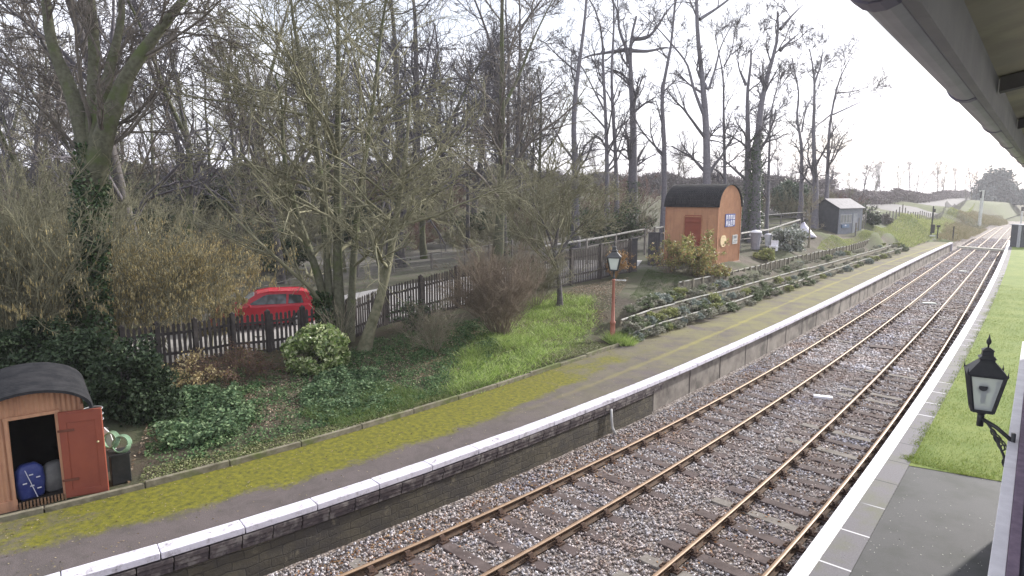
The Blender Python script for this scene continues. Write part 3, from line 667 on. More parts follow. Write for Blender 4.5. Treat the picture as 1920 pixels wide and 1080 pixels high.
traced('slender wavy bare tree, left one of the three behind the grey shed', [o_([(1490,1000),(1490,680),(1450,630),(1470,540),(1490,480),(1450,380),(1440,300)]), o_([(1490,680),(1510,560),(1590,420)])], 10, 62, .5, **dict(HI, nl=(9, 6, 5, 3)))
traced('taller bare tree with a spreading crown, middle one of the three behind the grey shed', [o_([(1565,1000),(1548,700),(1560,400),(1530,250)]), o_([(1555,430),(1590,330),(1600,240)])], 13, 60, .4, **dict(HI, nl=(10, 7, 5, 4), lr=(.25, .6, .6, .6)))
traced('bare tree with a one-sided windswept crown, right one of the three behind the grey shed', [o_([(1620,1000),(1630,650),(1660,500),(1680,400),(1740,300)]), o_([(1640,590),(1560,650)]), o_([(1665,480),(1760,470),(1850,440)]), o_([(1650,590),(1760,540),(1840,500)])], 10, 61, .4, **dict(HI, nl=(9, 7, 5, 3), lr=(.28, .6, .6, .6)))
# left-centre
LC = dict(grp='bare trees in the wood behind the picket fence', nl=(20, 7, 5, 2), lr=(.36, .62, .62, .6), twig=.0125, t0=.15, a1=(.7, 1.5), up=.05, m=MBK, mt=MTL)
traced('thick pale double trunk behind the middle of the picket fence', [[(745,420),(752,350),(748,230),(742,110),(735,0)], [(760,400),(782,330),(781,200),(780,100),(778,0)]], (24, 20), 42, .7, ext=3, ivy=900, ivyh=.6, **LC)
traced('tall bare tree forking wide near the top of the picture above the brown shrub', [[(945,400),(942,330),(938,230),(935,120),(910,50),(890,0)], [(955,330),(952,200),(955,100),(945,0)], [(968,330),(972,200),(975,80),(975,0)], [(972,60),(1000,20),(1015,0)]], (13, 9, 10, 6), 46, .6, ext=3, ivy=500, ivyh=.3, **LC)
traced('slim straight bare trunk left of the widely forking tree', [[(877,400),(877,330),(875,210),(885,100)]], 9, 50, .5, **LC)
traced('small round-crowned bare tree right of the widely forking tree', [[(1000,400),(1000,330),(1000,250),(995,190)]], 9, 52, .5, **dict(LC, nl=(18, 7, 6, 4), lr=(.42, .6, .6, .6)))
# big ivy-clad tree at the left
traced('huge ivy-clad tree with four upright limbs at the left of the picture', [[(165,640),(165,500),(170,350),(175,240),(178,100),(175,0)], [(172,330),(150,215),(125,150),(95,85),(85,0)], [(176,300),(190,190),(222,70),(235,0)], [(172,340),(195,250),(232,150),(275,85),(345,0)]], (58, 40, 30, 46), 19, .8, name='ivy_clad_tree', m=MBG, mt=MTW, grp=None, ext=2, ivy=8000, ivyh=.62, nl=(16, 7, 5, 2), lr=(.38, .62, .6, .6), twig=.0085, t0=.4, rr0=.28)
# multi-stem tree by the laurel bush
traced('ivy-footed many-stemmed tree rising behind the laurel bush, with a pale stem leaning left', [[(622,645),(600,520),(565,430),(545,360),(525,260)], [(640,640),(632,500),(633,300),(635,100),(632,0)], [(625,640),(612,480),(600,300),(560,100),(540,0)], [(655,640),(662,500),(670,380),(700,200),(720,0)]], (20, 22, 18, 16), 22, .5, name='many_stemmed_tree', m=MBG, mt=MTG, grp=None, ext=2, ivy=5000, ivyh=.25, nl=(26, 7, 6, 2), lr=(.40, .6, .6, .6), twig=.0085, t0=.12, a1=(.6, 1.35), up=.05)
traced('pale-barked tree leaning right in front of the picket fence', [[(680,655),(707,580),(719,538),(740,432),(760,300),(770,180)], [(719,520),(690,430),(650,330)], [(740,432),(800,370),(880,330)]], (24, 10, 9), 21, .35, name='leaning_tree', m=mat('pale_mossy_bark', (.20, .19, .13), (.10, .10, .06), 6, .9, .6, .02), mt=MTG, grp=None, nl=(18, 7, 5, 2), lr=(.5, .6, .6, .6), twig=.007, t0=.3, up=.0, a1=(.6, 1.4))
traced('low spreading bare tree with crooked dark stems growing through the picket fence', [[(1050,540),(1040,470),(1020,420),(1000,380)], [(1045,480),(1080,430),(1120,400)], [(1040,470),(1050,400),(1060,350)]], (12, 8, 8), 27, .4, name='crooked_tree', mt=MTG, grp=None, nl=(20, 7, 5, 3), lr=(.9, .6, .6, .6), twig=.0075, t0=.3, up=.05)
# background copies
proto = []
for k in range(5):
    hgt = 15+k
    p = [np.array([0, 0, -.2])]; d = np.array([0, 0, 1.])
    for j in range(8): d = nrm(d+rng.normal(size=3)*np.array([.09, .09, .02])); p.append(p[-1]+d*hgt/8)
    tr_ = [(p, .22+.03*k, .05)]
    q = p[4]; d2 = nrm(np.array([rng.normal()*.5, rng.normal()*.5, 1])); tr_.append(([q, q+d2*2.5, q+d2*5+np.array([.3, 0, .5]), q+d2*7.5+np.array([0, .3, 1.2])], .12, .03))
    proto.append(tree('woodland_tree', 'x', (0, 0, -200), tr_, MBK if k % 2 else MBG, (MTL, MTW, MTG, MTL, MTW)[k], nl=(17, 6, 5, 2), lr=(.34, .62, .62, .6), twig=.0145, t0=.2, rg=np.random.default_rng(50+k)))
LBL = {0: 'bare woodland tree standing among the crowded trunks left of the many-stemmed tree', 1: 'bare woodland tree standing far behind the middle of the picket fence'}
def put_tree(u, dep, k, sc, label, group='woodland trees crowded behind the fence'):
    p = D(u, 400, dep); return dup(proto[k], pz(p[0], p[1]), random.uniform(0, 6), sc, label, group)
us = np.linspace(-120, 1010, 38)
for i, u in enumerate(us):
    u += random.uniform(-14, 14)
    dep = random.choice([30, 38, 46, 55, 65, 78]) if u < 560 else random.choice([44, 52, 60, 70, 85])
    put_tree(u, dep+random.uniform(-4, 4), i % 5, random.uniform(.8, 1.15), LBL[0 if u < 600 else 1])
for i, u in enumerate(np.linspace(-60, 1000, 20)):
    put_tree(u+random.uniform(-20, 20), random.uniform(95, 130), (i*2+1) % 5, random.uniform(.8, 1.0), 'small distant bare tree on the rise behind the wood', 'distant trees on the rise')
for i, u in enumerate([1075,1120,1190,1235,1265,1280,1350,1420,1455,1475,1520,1560,1590,1612,1635]):
    put_tree(u, random.uniform(100, 135), i % 5, random.uniform(.30, .5)+(.1 if u < 1300 else 0), 'low bare tree in the thin row seen between the tall trunks behind the sheds', 'low bare trees behind the sheds')
for i, (u, h_) in enumerate([(1643,62),(1650,50),(1683,55),(1707,70),(1717,52),(1729,48),(1757,70),(1768,62),(1793,64),(1812,40),(1822,60),(1832,48)]):
    dep = 210; p = D(u, 362, dep); sc = h_*dep/F/(15+i % 5)
    dup(proto[i % 5], (p[0], p[1], zt(p[0], p[1])), random.uniform(0, 6), (sc*.8, sc*.8, sc), 'spindly bare tree on the skyline beyond the long hedge', 'skyline trees beyond the hedge')
for q in proto:
    for c in list(q.children): bpy.data.objects.remove(c)
    bpy.data.objects.remove(q)

# ================================================================== picket fence
MPK = mat('picket_dark_tar', (.045, .04, .04), (.075, .065, .06), 8, .8, .4, .005); MPK2 = mat('picket_grey', (.34, .32, .30), (.22, .205, .19), 7, .85, .3, .005)
def gp(u, v):
    p = GT(u, v); return (p[0], p[1], zt(p[0], p[1]))
def picket_fence(label, P, hts, step=.13):
    """P: ground points; hts: heights. pickets between posts"""
    b0 = Vector(P[0]); T = thing('picket_fence', label, 'fence', P[0])
    for i in range(len(P)-1):
        a, b_ = Vector(P[i]), Vector(P[i+1]); L = (b_-a).length; n = max(2, int(round(L/step))); ux_ = (b_-a)/L; ang = math.atan2(ux_.y, ux_.x)
        mb = MB(); nb = Vector((-ux_.y, ux_.x, 0)).normalized()
        if nb.dot(Vector((0, 0, 0))-a) < 0: nb = -nb
        for j in range(1, n):
            p = a+(b_-a)*j/n-b0; h_ = hts[i]+(hts[i+1]-hts[i])*j/n+random.uniform(-.02, .02); w_ = .044; tt = .018
            ex = Vector((math.cos(ang), math.sin(ang), 0)); lean = ex*random.uniform(-.015, .015)
            z0 = zt(p.x+b0.x, p.y+b0.y)-b0.z+.03
            q = Vector((p.x, p.y, z0))+nb*.03
            poly = [q-ex*w_, q+ex*w_, q+ex*w_+lean+Vector((0, 0, h_-.06)), q+lean+Vector((0, 0, h_)), q-ex*w_+lean+Vector((0, 0, h_-.06))]
            mb.prism(poly, nb*tt)
        mb.build('pickets', MPK if label.startswith('dark') else MPK, T)
        for zz in (.28, .78):
            rb = MB()
            za = zt(a.x, a.y)-b0.z; zb = zt(b_.x, b_.y)-b0.z
            rb.bar(a-b0+Vector((0, 0, hts[i]*zz+za-(a.z-b0.z)))-nb*.0, b_-b0+Vector((0, 0, hts[i+1]*zz+zb-(b_.z-b0.z))), .04, .08)
            rb.build('rail', MPK, T)
    for i, p in enumerate(P):
        mb = MB(); q = Vector(p)-b0; h_ = hts[i]+.08; z0 = zt(*p[:2])-b0.z-.15
        mb.box((0, 0, h_/2+.08), (.14, .14, h_+.15)); mb.lathe([(.099, 0), (.001, .07)], (0, 0, h_+.155), 4)
        mb.build('post', MPK, T, loc=(q.x, q.y, z0))
    return T
def gp(u, v):
    p = GT(u, v); return (p[0], p[1], zt(p[0], p[1]))
FP = [gp(655, 640), gp(723, 610), gp(790, 594), gp(857, 579), gp(930, 566), gp(1000, 552), gp(1070, 535), gp(1125, 524), gp(1180, 512)]
FH = []
for (u, v, px) in [(655,640,70),(723,610,68),(790,594,68),(857,579,70),(930,566,66),(1000,552,63),(1070,535,60),(1125,524,58),(1180,512,57)]:
    p = GT(u, v); dep = (p[0]*-math.sin(YAW)+p[1]*math.cos(YAW)); FH.append(px*dep/F*1.08)
print('fence', [tuple(round(float(x), 1) for x in p) for p in FP], [round(float(h), 2) for h in FH])
picket_fence('dark picket fence with pointed tops climbing the bank towards the lamp hut', FP, FH)
mpp = mat('pale_path', (.44, .43, .42), (.34, .33, .32), 1.5, .9, .2, .01)
def path_strip(P, d0, d1, name):
    V = []; Q = []; pts = [np.array(p) for p in P]
    for i, p in enumerate(pts):
        t_ = pts[min(i+1, len(pts)-1)]-pts[max(i-1, 0)]; n_ = np.array([-t_[1], t_[0]]); n_ /= np.linalg.norm(n_); n_ = n_ if n_@(-p[:2]) < 0 else -n_
        for k in range(7): q = p[:2]+n_*(d0+(d1-d0)*k/6); V.append((*q, zt(*q)+.03))
    for i in range(len(pts)-1):
        for k in range(6): Q.append((i*7+k, i*7+k+1, i*7+8+k, i*7+7+k))
    tag(fast(name, V, Q, mpp), kind='structure')
FP2 = [gp(235, 700), gp(300, 690), gp(370, 680), gp(440, 668), gp(505, 660), gp(570, 652), gp(630, 645)]; path_strip(FP2, .25, 5, 'path')
picket_fence('dark picket fence with leaning pale-lit pickets half hidden behind the catkins', FP2, [1.3]*7, .15)
path_strip([gp(600, 655)]+FP+[gp(1205, 500), gp(1212, 490)], .25, 7.5, 'path')
# gate posts and boards
mgt = mat('gate_grey_black', (.05, .05, .055), (.085, .08, .085), 5, .7)
def upright(u, v, wpx, hpx, label, name, cat, m, thick=.12, n=1):
    p = GT(u, v); dep = -p[0]*math.sin(YAW)+p[1]*math.cos(YAW); w_ = wpx*dep/F; h_ = hpx*dep/F
    T = thing(name, label, cat, (p[0], p[1], zt(p[0], p[1])), YAW); b = MB()
    for i in range(n): b.box(((i-(n-1)/2)*w_/n, 0, h_/2), (w_/n-.008, thick, h_))
    b.build('boards' if n > 1 else 'shaft', m, T, bevel=.008)
    c = MB(); c.box((0, 0, h_+.02), (w_+.04, thick+.05, .05)); c.build('cap', m, T, bevel=.008); return T, p, dep, h_
upright(1188, 511, 11, 62, 'dark square gate post at the right end of the picket fence', 'gate_post', 'post', mgt, .22)
upright(1225, 498, 22, 60, 'dark close-boarded panel standing between the path and the lamp hut', 'fence_panel', 'fence panel', mgt, .1, 5)
p, q = gp(1235, 496), gp(1243, 495)

# ================================================================== corrugated huts
MOR = mat('orange_painted_iron', (.50, .28, .17), (.44, .235, .14), 1.5, .7, .1, .002, c3=(.43, .23, .145), s3=2.5)
t_ = MOR.node_tree; pb_ = [n for n in t_.nodes if n.type == 'BSDF_PRINCIPLED'][0]; src_ = pb_.inputs['Base Color'].links[0].from_socket
mp_ = N(t_, 'ShaderNodeMapping'); mp_.inputs['Scale'].default_value = (9, 9, .7); t_.links.new(N(t_, 'ShaderNodeTexCoord').outputs['Object'], mp_.inputs[0])
ns_ = noise(t_, 1.0, 6, .7, mp_.outputs[0]); c_a = mixc(t_, ramp(t_, ns_, [(.52, (0, 0, 0)), (.68, (.5, .5, .5))]), src_, (.20, .11, .075))
c_b = mixc(t_, ramp(t_, noise(t_, 11, 7, .8), [(.66, (0, 0, 0)), (.71, (.8, .8, .8))]), c_a, (.16, .08, .05)); t_.links.new(c_b, pb_.inputs['Base Color'])
MDR = mat('brick_red_door_paint', (.27, .075, .045), (.22, .06, .04), 2, .55, .1, .002)
MRF = mat('black_iron_roof', (.018, .019, .022), (.035, .035, .038), 4, .85, .3, .004, spec=.1)
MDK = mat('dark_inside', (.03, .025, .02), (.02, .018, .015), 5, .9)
def corr(name, m, parent, o0, ex, w_, ztop, zbot, amp=.014, wl=.076, nd=None):
    """corrugated sheet from o0 along ex, width w_, outward normal nd"""
    n = int(w_/wl*6)+1; V = []; Q = []; ex = Vector(ex); nd = Vector(nd)
    for i in range(n+1):
        x = w_*i/n; p = Vector(o0)+ex*x+nd*amp*math.sin(2*PI*x/wl)
        V += [p+Vector((0, 0, zbot(x))), p+Vector((0, 0, max(ztop(x), zbot(x))))]
    Q = [(2*i, 2*i+2, 2*i+3, 2*i+1) for i in range(n)]
    return fast(name, [tuple(v) for v in V], Q, m, parent)
def barrel(name, m, parent, x0, x1, cy, zc, ry, rz, th=.035, a0=0, over=.05, corrn=0, n=24):
    """curved roof along local x"""
    b = MB(); V = []; 
    xs = [x0, x1]
    if corrn: xs = list(np.linspace(x0, x1, corrn))
    for ix, x in enumerate(xs):
        rr = .012*math.sin(2*PI*(x-x0)/.12) if corrn else 0
        for s in (th, 0):
            for i in range(n+1):
                a = a0+(PI-2*a0)*i/n; V.append((x, cy+math.cos(a)*(ry+s+rr), zc+math.sin(a)*(rz+s+rr)))
    k = 2*(n+1); fs = []
    for j in range(len(xs)-1):
        for i in range(n):
            A = j*k+i; fs.append((A, A+1, A+k+1, A+k)); A += n+1; fs.append((A+1, A, A+k, A+k+1))
        fs += [(j*k, j*k+k, j*k+k+n+1, j*k+n+1), (j*k+n, j*k+n+n+1, j*k+k+n+n+1, j*k+k+n)]
    for j in (0, (len(xs)-1)*k):
        for i in range(n): fs.append((j+i, j+i+n+1, j+i+n+2, j+i+1))
    b.add(V, fs); return b.build(name, m, parent, smooth=False)
# --- far lamp hut: corner C, barrel axis along local x, gable facing +x
C = GT(1342, 497); C[2] = zt(C[0], C[1]); dC = -C[0]*math.sin(YAW)+C[1]*math.cos(YAW); s_ = dC/F
w1 = 3.05*dC/34.5; w2 = 3.05*dC/34.5; he = 108*s_; ha = 42*s_
print('hut', C, dC, he, ha)
T = thing('corrugated_hut', 'orange corrugated hut with a black arched roof standing above the terraces', 'hut', (C[0], C[1], C[2]-.05), 0)
door_x0, door_w, door_t, door_b = -w1*.62, 33*s_*1.02, 89*s_, .25
corr('wall', MOR, T, (-w1, 0, 0), (1, 0, 0), w1, lambda x: he, lambda x: (door_t if door_x0 < x-w1 < door_x0+door_w else 0), nd=(0, -1, 0))
ry = w2/2
ar = lambda x: he+ha*math.sqrt(max(0, 1-((x-ry)/ry)**2))
corr('wall', MOR, T, (0, 0, 0), (0, 1, 0), w2, ar, lambda x: 0, nd=(1, 0, 0))
corr('wall', MOR, T, (0, w2, 0), (-1, 0, 0), w1, lambda x: he, lambda x: 0, nd=(0, 1, 0))
corr('wall', MOR, T, (-w1, w2, 0), (0, -1, 0), w2, ar, lambda x: 0, nd=(-1, 0, 0))
barrel('roof', MRF, T, -w1-.12, .1, ry, he, ry+.05, ha+.02, corrn=160)
b = MB(); b.box((door_x0+door_w/2, .01, door_b/2+door_t/2), (door_w, .05, door_t)); 
for z in (.35, door_t*.5, door_t-.25): b.box((door_x0+door_w/2, -.035, z), (door_w-.06, .025, .12))
dr = b.build('door', MDR, T, bevel=.005); b = MB(); b.lathe([(.025, 0), (.03, .03), (.01, .05)], n=10); h_ = b.build('handle', mgt, dr); h_.rotation_euler = (PI/2, 0, 0); h_.location = (door_x0+.1, -.05, 1.1)
b = MB()
for x in (-w1-.0,):
    b.box((x, -.022, he/2), (.07, .03, he))
mtrim = mat('orange_trim', (.44, .21, .12)); b.build('corner_trim', mtrim, T)
for y_, o_2 in ((w2, .022), (0, .024)): b = MB(); b.box((o_2, y_, he/2), (.03, .065, he)); b.build('corner_trim', mtrim, T)
b = MB(); b.box((door_x0+door_w/2, -.03, door_t+.04), (door_w+.14, .03, .07))
for x in (door_x0-.035, door_x0+door_w+.035): b.box((x, -.03, door_t/2), (.06, .03, door_t))
b.build('door_frame', mtrim, T)
b = MB(); b.box((-w1/2, w2/2, -.06), (w1+.2, w2+.2, .2)); b.build('plinth', mat('brick_plinth', (.25, .15, .11), (.30, .25, .22), 5), T)
# signs on the gable (things hung on it)
mblue = mat('blue_enamel', (.03, .05, .20), (.05, .07, .25), 6, .3); mwhe = mat('white_enamel', (.72, .72, .78), (.6, .6, .7), 5, .3); mcre = mat('cream_enamel', (.68, .55, .34), (.62, .48, .30), 2, .35)
def gy(u): # local y on the gable for a pixel column
    r = ray(u, 430); return r[1]/r[0]*(C[0]+.03)-C[1]
def gz(u, v):
    r = ray(u, v); t_ = (C[0]+.03)/r[0]; return r[2]*t_+H-C[2]+.05
def sign(label, u0, u1, v0, v1, name, build_):
    y0, y1 = gy(u0), gy(u1); z1, z0 = gz((u0+u1)/2, v0), gz((u0+u1)/2, v1)
    T_ = thing(name, label, 'sign', (C[0]+.035, C[1]+(y0+y1)/2, C[2]-.05+(z0+z1)/2)); build_(T_, y1-y0, z1-z0); return T_
def s_blue(T_, w_, h_):
    b = MB(); b.box((0, 0, 0), (.03, w_, h_)); b.build('plate', mblue, T_, bevel=.004)
    b = MB(); r2 = random.Random(3)
    for zc, hh in ((h_*.24, h_*.36), (-h_*.2, h_*.40)):   # two rows of worn white lettering blocks
        for i in range(4):
            y = -w_*.36+w_*.24*i; 
            b.box((.019, y-w_*.045, zc), (.006, w_*.05, hh)); b.box((.019, y+w_*.055, zc), (.0058, w_*.045, hh*r2.uniform(.7, 1)))
            b.box((.0185, y, zc+hh*r2.choice([-.35, 0, .35])), (.006, w_*.15, hh*.2))
    b.box((.019, 0, -h_*.44), (.006, w_*.5, h_*.04)); b.build('lettering', mwhe, T_)
sign('blue enamel sign with two rows of white lettering high on the hut gable', 1359, 1377, 401, 425, 'enamel_sign', s_blue)
def s_oval(T_, w_, h_):
    b = MB(); poly = [(0, w_/2*abs(math.cos(a))**.8*(1 if math.cos(a) > 0 else -1), h_/2*math.sin(a)) for a in np.linspace(0, 2*PI, 25)[:-1]]
    b.prism(poly, (.03, 0, 0)); b.build('plate', mcre, T_)
    b = MB(); b.box((.033, 0, h_*.30), (.006, w_*.4, h_*.03)); b.box((.033, 0, -h_*.34), (.006, w_*.6, h_*.03)); b.build('lettering', mat('worn_tan', (.45, .34, .22)), T_)
sign('tall oval cream sign low on the hut gable', 1351, 1362, 441, 463, 'oval_sign', s_oval)
def s_nb(T_, w_, h_):
    b = MB(); b.box((0, 0, 0), (.03, w_, h_)); b.build('board', mat('grey_board', (.45, .45, .44), (.33, .34, .35), 8), T_)
    b = MB(); b.box((.018, 0, h_*.25), (.008, w_*.6, h_*.28)); b.box((.018, w_*.1, -h_*.15), (.008, w_*.7, h_*.06)); b.box((.018, 0, -h_*.3), (.008, w_*.65, h_*.05)); b.build('picture', mat('print_dark', (.08, .09, .10), (.2, .22, .25), 15), T_)
sign('small grey notice with a dark picture at the right edge of the hut gable', 1374, 1383, 440, 457, 'notice', s_nb)
# --- near hut with the open door, front parallel with the platform
A0 = G(80, 945, 1.04); dA = -A0[0]*math.sin(YAW)+A0[1]*math.cos(YAW); k_ = dA/F
W = 1.50; HE = 1.72; HA = .36; DW = .66; DT = 1.62
kx = (float(XKB(6))-float(XKB(0)))/6; RZ_ = -math.atan(kx)
T = thing('corrugated_hut', 'small orange corrugated hut with an open red-brown door beside the far platform', 'hut', (A0[0]-.10, A0[1]+.0, 1.0), RZ_)
print('near hut', A0, dA, RZ_)
arn = lambda y: HE+HA*math.sqrt(max(0, 1-((y-W/2)/(W/2))**2))*1.0
d0, d1 = (W-DW)/2, (W+DW)/2
corr('wall', MOR, T, (0, -W/2, 0), (0, 1, 0), W, arn, lambda y: (DT if d0 < y < d1 else 0), nd=(1, 0, 0), amp=.012)
corr('wall', MOR, T, (-1.9, W/2, 0), (1, 0, 0), 1.9, lambda y: HE, lambda y: 0, nd=(0, 1, 0)); corr('wall', MOR, T, (0, -W/2, 0), (-1, 0, 0), 1.9, lambda y: HE, lambda y: 0, nd=(0, -1, 0)); corr('wall', MOR, T, (-1.9, W/2, 0), (0, -1, 0), W, arn, lambda y: 0, nd=(-1, 0, 0))
barrel('roof', MRF, T, -2.0, .26, 0, HE-.05, W/2+.09, HA+.07, corrn=120, th=.05)
b = MB()
for y in (-DW/2-.03, DW/2+.03): b.box((.012, y, DT/2), (.07, .055, DT))
b.box((.014, 0, DT+.03), (.07, DW+.14, .06)); b.box((.02, -W/2+.02, HE/2), (.05, .05, HE)); b.box((.02, W/2-.02, HE/2), (.05, .05, HE)); b.box((.024, -W/2+.22, .1), (.04, .42, .2)); b.build('door_frame', MOR, T, bevel=.005)
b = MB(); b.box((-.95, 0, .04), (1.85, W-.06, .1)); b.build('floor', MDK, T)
b = MB()
for i in range(14): b.box((.05, -DW/2+.04+i*.05, .06), (.09, .028, .12))
b.build('step_grille', mat('rusty_grille', (.30, .18, .09), (.18, .11, .07), 9), T)
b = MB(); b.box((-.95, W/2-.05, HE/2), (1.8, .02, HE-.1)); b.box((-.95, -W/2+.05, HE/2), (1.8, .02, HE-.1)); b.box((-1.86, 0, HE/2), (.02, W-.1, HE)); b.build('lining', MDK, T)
dr = bpy.data.objects.new('door', None); COL.objects.link(dr); dr.parent = T
b = MB(); b.box((0, DW/2, DT/2), (.04, DW, DT-.02)); 
for z, hh in ((.1, .14), (DT-.14, .14), (DT*.52, .1)): b.box((-.028, DW/2, z), (.02, DW-.02, hh))
dd_ = MB(); dd_.box((0, DW/2, DT/2), (.04, DW, DT-.02))
fr = ((.09, .12), (DT-.13, .16))
for z, hh in fr: dd_.box((.026, DW/2, z), (.016, DW-.01, hh)); dd_.box((-.026, DW/2, z), (.016, DW-.01, hh))
for y in (.06, DW-.06): dd_.box((.0255, y, DT/2), (.016, .11, DT-.03)); dd_.box((-.0255, y, DT/2), (.016, .11, DT-.03))
bpy.data.objects.remove(dr); dr = dd_.build('door', MDR, T, bevel=.004)
dr.location = (.07, DW/2+.04, .03); dr.rotation_euler = (0, 0, math.radians(-14))
b = MB()
for z in (.35, DT-.35): b.box((.04, .1, z), (.012, .25, .04)); 
b.build('hinge', mat('door_iron', (.16, .06, .04)), dr)
b = MB(); b.lathe([(.018, 0), (.022, .03), (.01, .045)], n=10); hn = b.build('handle', mat('brass_dull', (.35, .28, .15), None, 9, .4), dr); hn.rotation_euler = (0, PI/2, 0); hn.location = (.035, DW-.09, 1.0)
def hl(x, y, z): # hut local to world
    c, s = math.cos(RZ_), math.sin(RZ_); return (T.location.x+c*x-s*y, T.location.y+s*x+c*y, 1.0+z)
# sacks inside
def sack(name, label, loc, sz, m, band=None):
    Tk = thing(name, label, 'sack', loc, RZ_+.2); b = MB(); w_, d_, h_ = sz; V = []; n = 12; lv = [(0, .85), (.08, 1), (.5, 1.06), (.85, .97), (.95, .7), (1, .5)]
    for z, s in lv:
        for j in range(n):
            a = 2*PI*j/n; cx, sy = math.cos(a), math.sin(a); e = .5
            V.append((d_/2*s*abs(cx)**e*np.sign(cx)+random.uniform(-.01, .01), w_/2*s*abs(sy)**e*np.sign(sy)+random.uniform(-.01, .01), z*h_))
    fs = [(i*n+j, i*n+(j+1) % n, (i+1)*n+(j+1) % n, (i+1)*n+j) for i in range(len(lv)-1) for j in range(n)]+[tuple(range(n-1, -1, -1)), tuple((len(lv)-1)*n+j for j in range(n))]
    b.add(V, fs); b.build('bag', m, Tk, smooth=True)
    if band:
        q = MB(); q.bar((d_/2+.035, .06, .05*h_), (d_/2+.035, -.08, .9*h_), .035, .01); q.build('stripe', band, Tk)
        q = MB()
        for i in range(5): q.box((d_/2+.03, .1-(i % 3)*.1, h_*(.3+.11*i)), (.01, .06, .02))
        q.build('print', band, Tk)
    return Tk
sack('plastic_sack', 'dark blue printed plastic sack with a white stripe standing inside the small hut', hl(-.22, -.13, .1), (.42, .26, .62), mat('blue_sack', (.02, .03, .16), (.05, .07, .22), 6, .35, .4), mat('white_print', (.6, .62, .7)))
sack('plastic_sack', 'plain grey sack behind the blue one inside the small hut', hl(-.34, .24, .1), (.34, .3, .52), mat('grey_sack', (.16, .16, .16), (.1, .1, .1), 6, .5, .4))
# things beside the hut
bx_ = GT(228, 905)
Tb = thing('planter_bin', 'tall black square planter bin behind the open hut door', 'bin', (bx_[0], bx_[1], zt(*bx_[:2])), RZ_)
b = MB(); b.prism([(-.16, -.16, 0), (.16, -.16, 0), (.16, .16, 0), (-.16, .16, 0)], (0, 0, .56)); b.build('body', mat('black_plastic', (.02, .022, .022), (.035, .035, .035), 9, .45), Tb, bevel=.015)
b = MB(); b.box((0, 0, .575), (.36, .36, .03)); b.build('rim', mat('black_plastic', (.02, .02, .02)), Tb, bevel=.01)
mh = mat('green_hose', (.14, .25, .15), (.22, .33, .22), 5, .4)
def coil(label, loc, R_, rx, rz_):
    b = MB(); pts = []; n = 60
    for i in range(n*4): a = 2*PI*i/n; r_ = R_*(1-.05*(i//n)); pts.append((r_*math.cos(a), r_*math.sin(a), .022*(i/n)))
    b.tube(pts, .014, 6); o = b.build('garden_hose', mh, None, True); o.location = loc; o.rotation_euler = (rx, 0, rz_); tag(o, label, 'hose', 'hose coils on the planter bin'); return o
z0 = zt(*bx_[:2])+.6
coil('pale green hose coil leaning lower and nearer on the black planter bin', (bx_[0]+.05, bx_[1]+.06, z0+.13), .17, 1.25, RZ_+.9); coil('pale green hose coil standing higher behind its neighbour on the black planter bin', (bx_[0]-.12, bx_[1]-.05, z0+.2), .16, 1.35, RZ_+.7)
p = GT(205, 900); Tc = thing('bucket_stack', 'stack of black buckets with pale rims beside the open hut door', 'buckets', (p[0]-.25, p[1]-.1, zt(*p[:2])), .3)
b = MB(); b.box((0, 0, .45), (.34, .34, .9)); b.build('crate', mat('black_plastic', (.02, .02, .02)), Tc, bevel=.02)
for j in range(3):
    b = MB(); b.lathe([(.12, 0), (.16, .17), (.165, .18), (.15, .18), (.11, .02)], (0, 0, .9+j*.11), 16); bo = b.build('bucket', mat('bucket_black', (.03, .032, .036), (.05, .05, .05), 6, .4), Tc, True)
    b = MB(); b.tube([(.165*math.cos(a), .165*math.sin(a), .9+j*.11+.18) for a in np.linspace(0, 2*PI, 20)], .008, 5, False); b.build('rim', mat('pale_rim', (.40, .42, .44)), bo)
p = GT(213, 900); b = MB(); b.prism([(0, -.09, 0), (0, .09, 0), (0, .07, .55), (0, .0, .7), (0, -.06, .5)], (.04, 0, 0)); o = b.build('plastic_scoop', mat('white_plastic', (.6, .6, .62), (.5, .5, .52)), None, bevel=.01, loc=(p[0]+.12, p[1]+.02, zt(*p[:2])+.35)); o.rotation_euler = (.15, .1, RZ_-.3); tag(o, 'white plastic scoop propped between the hut door and the green hose', 'scoop')

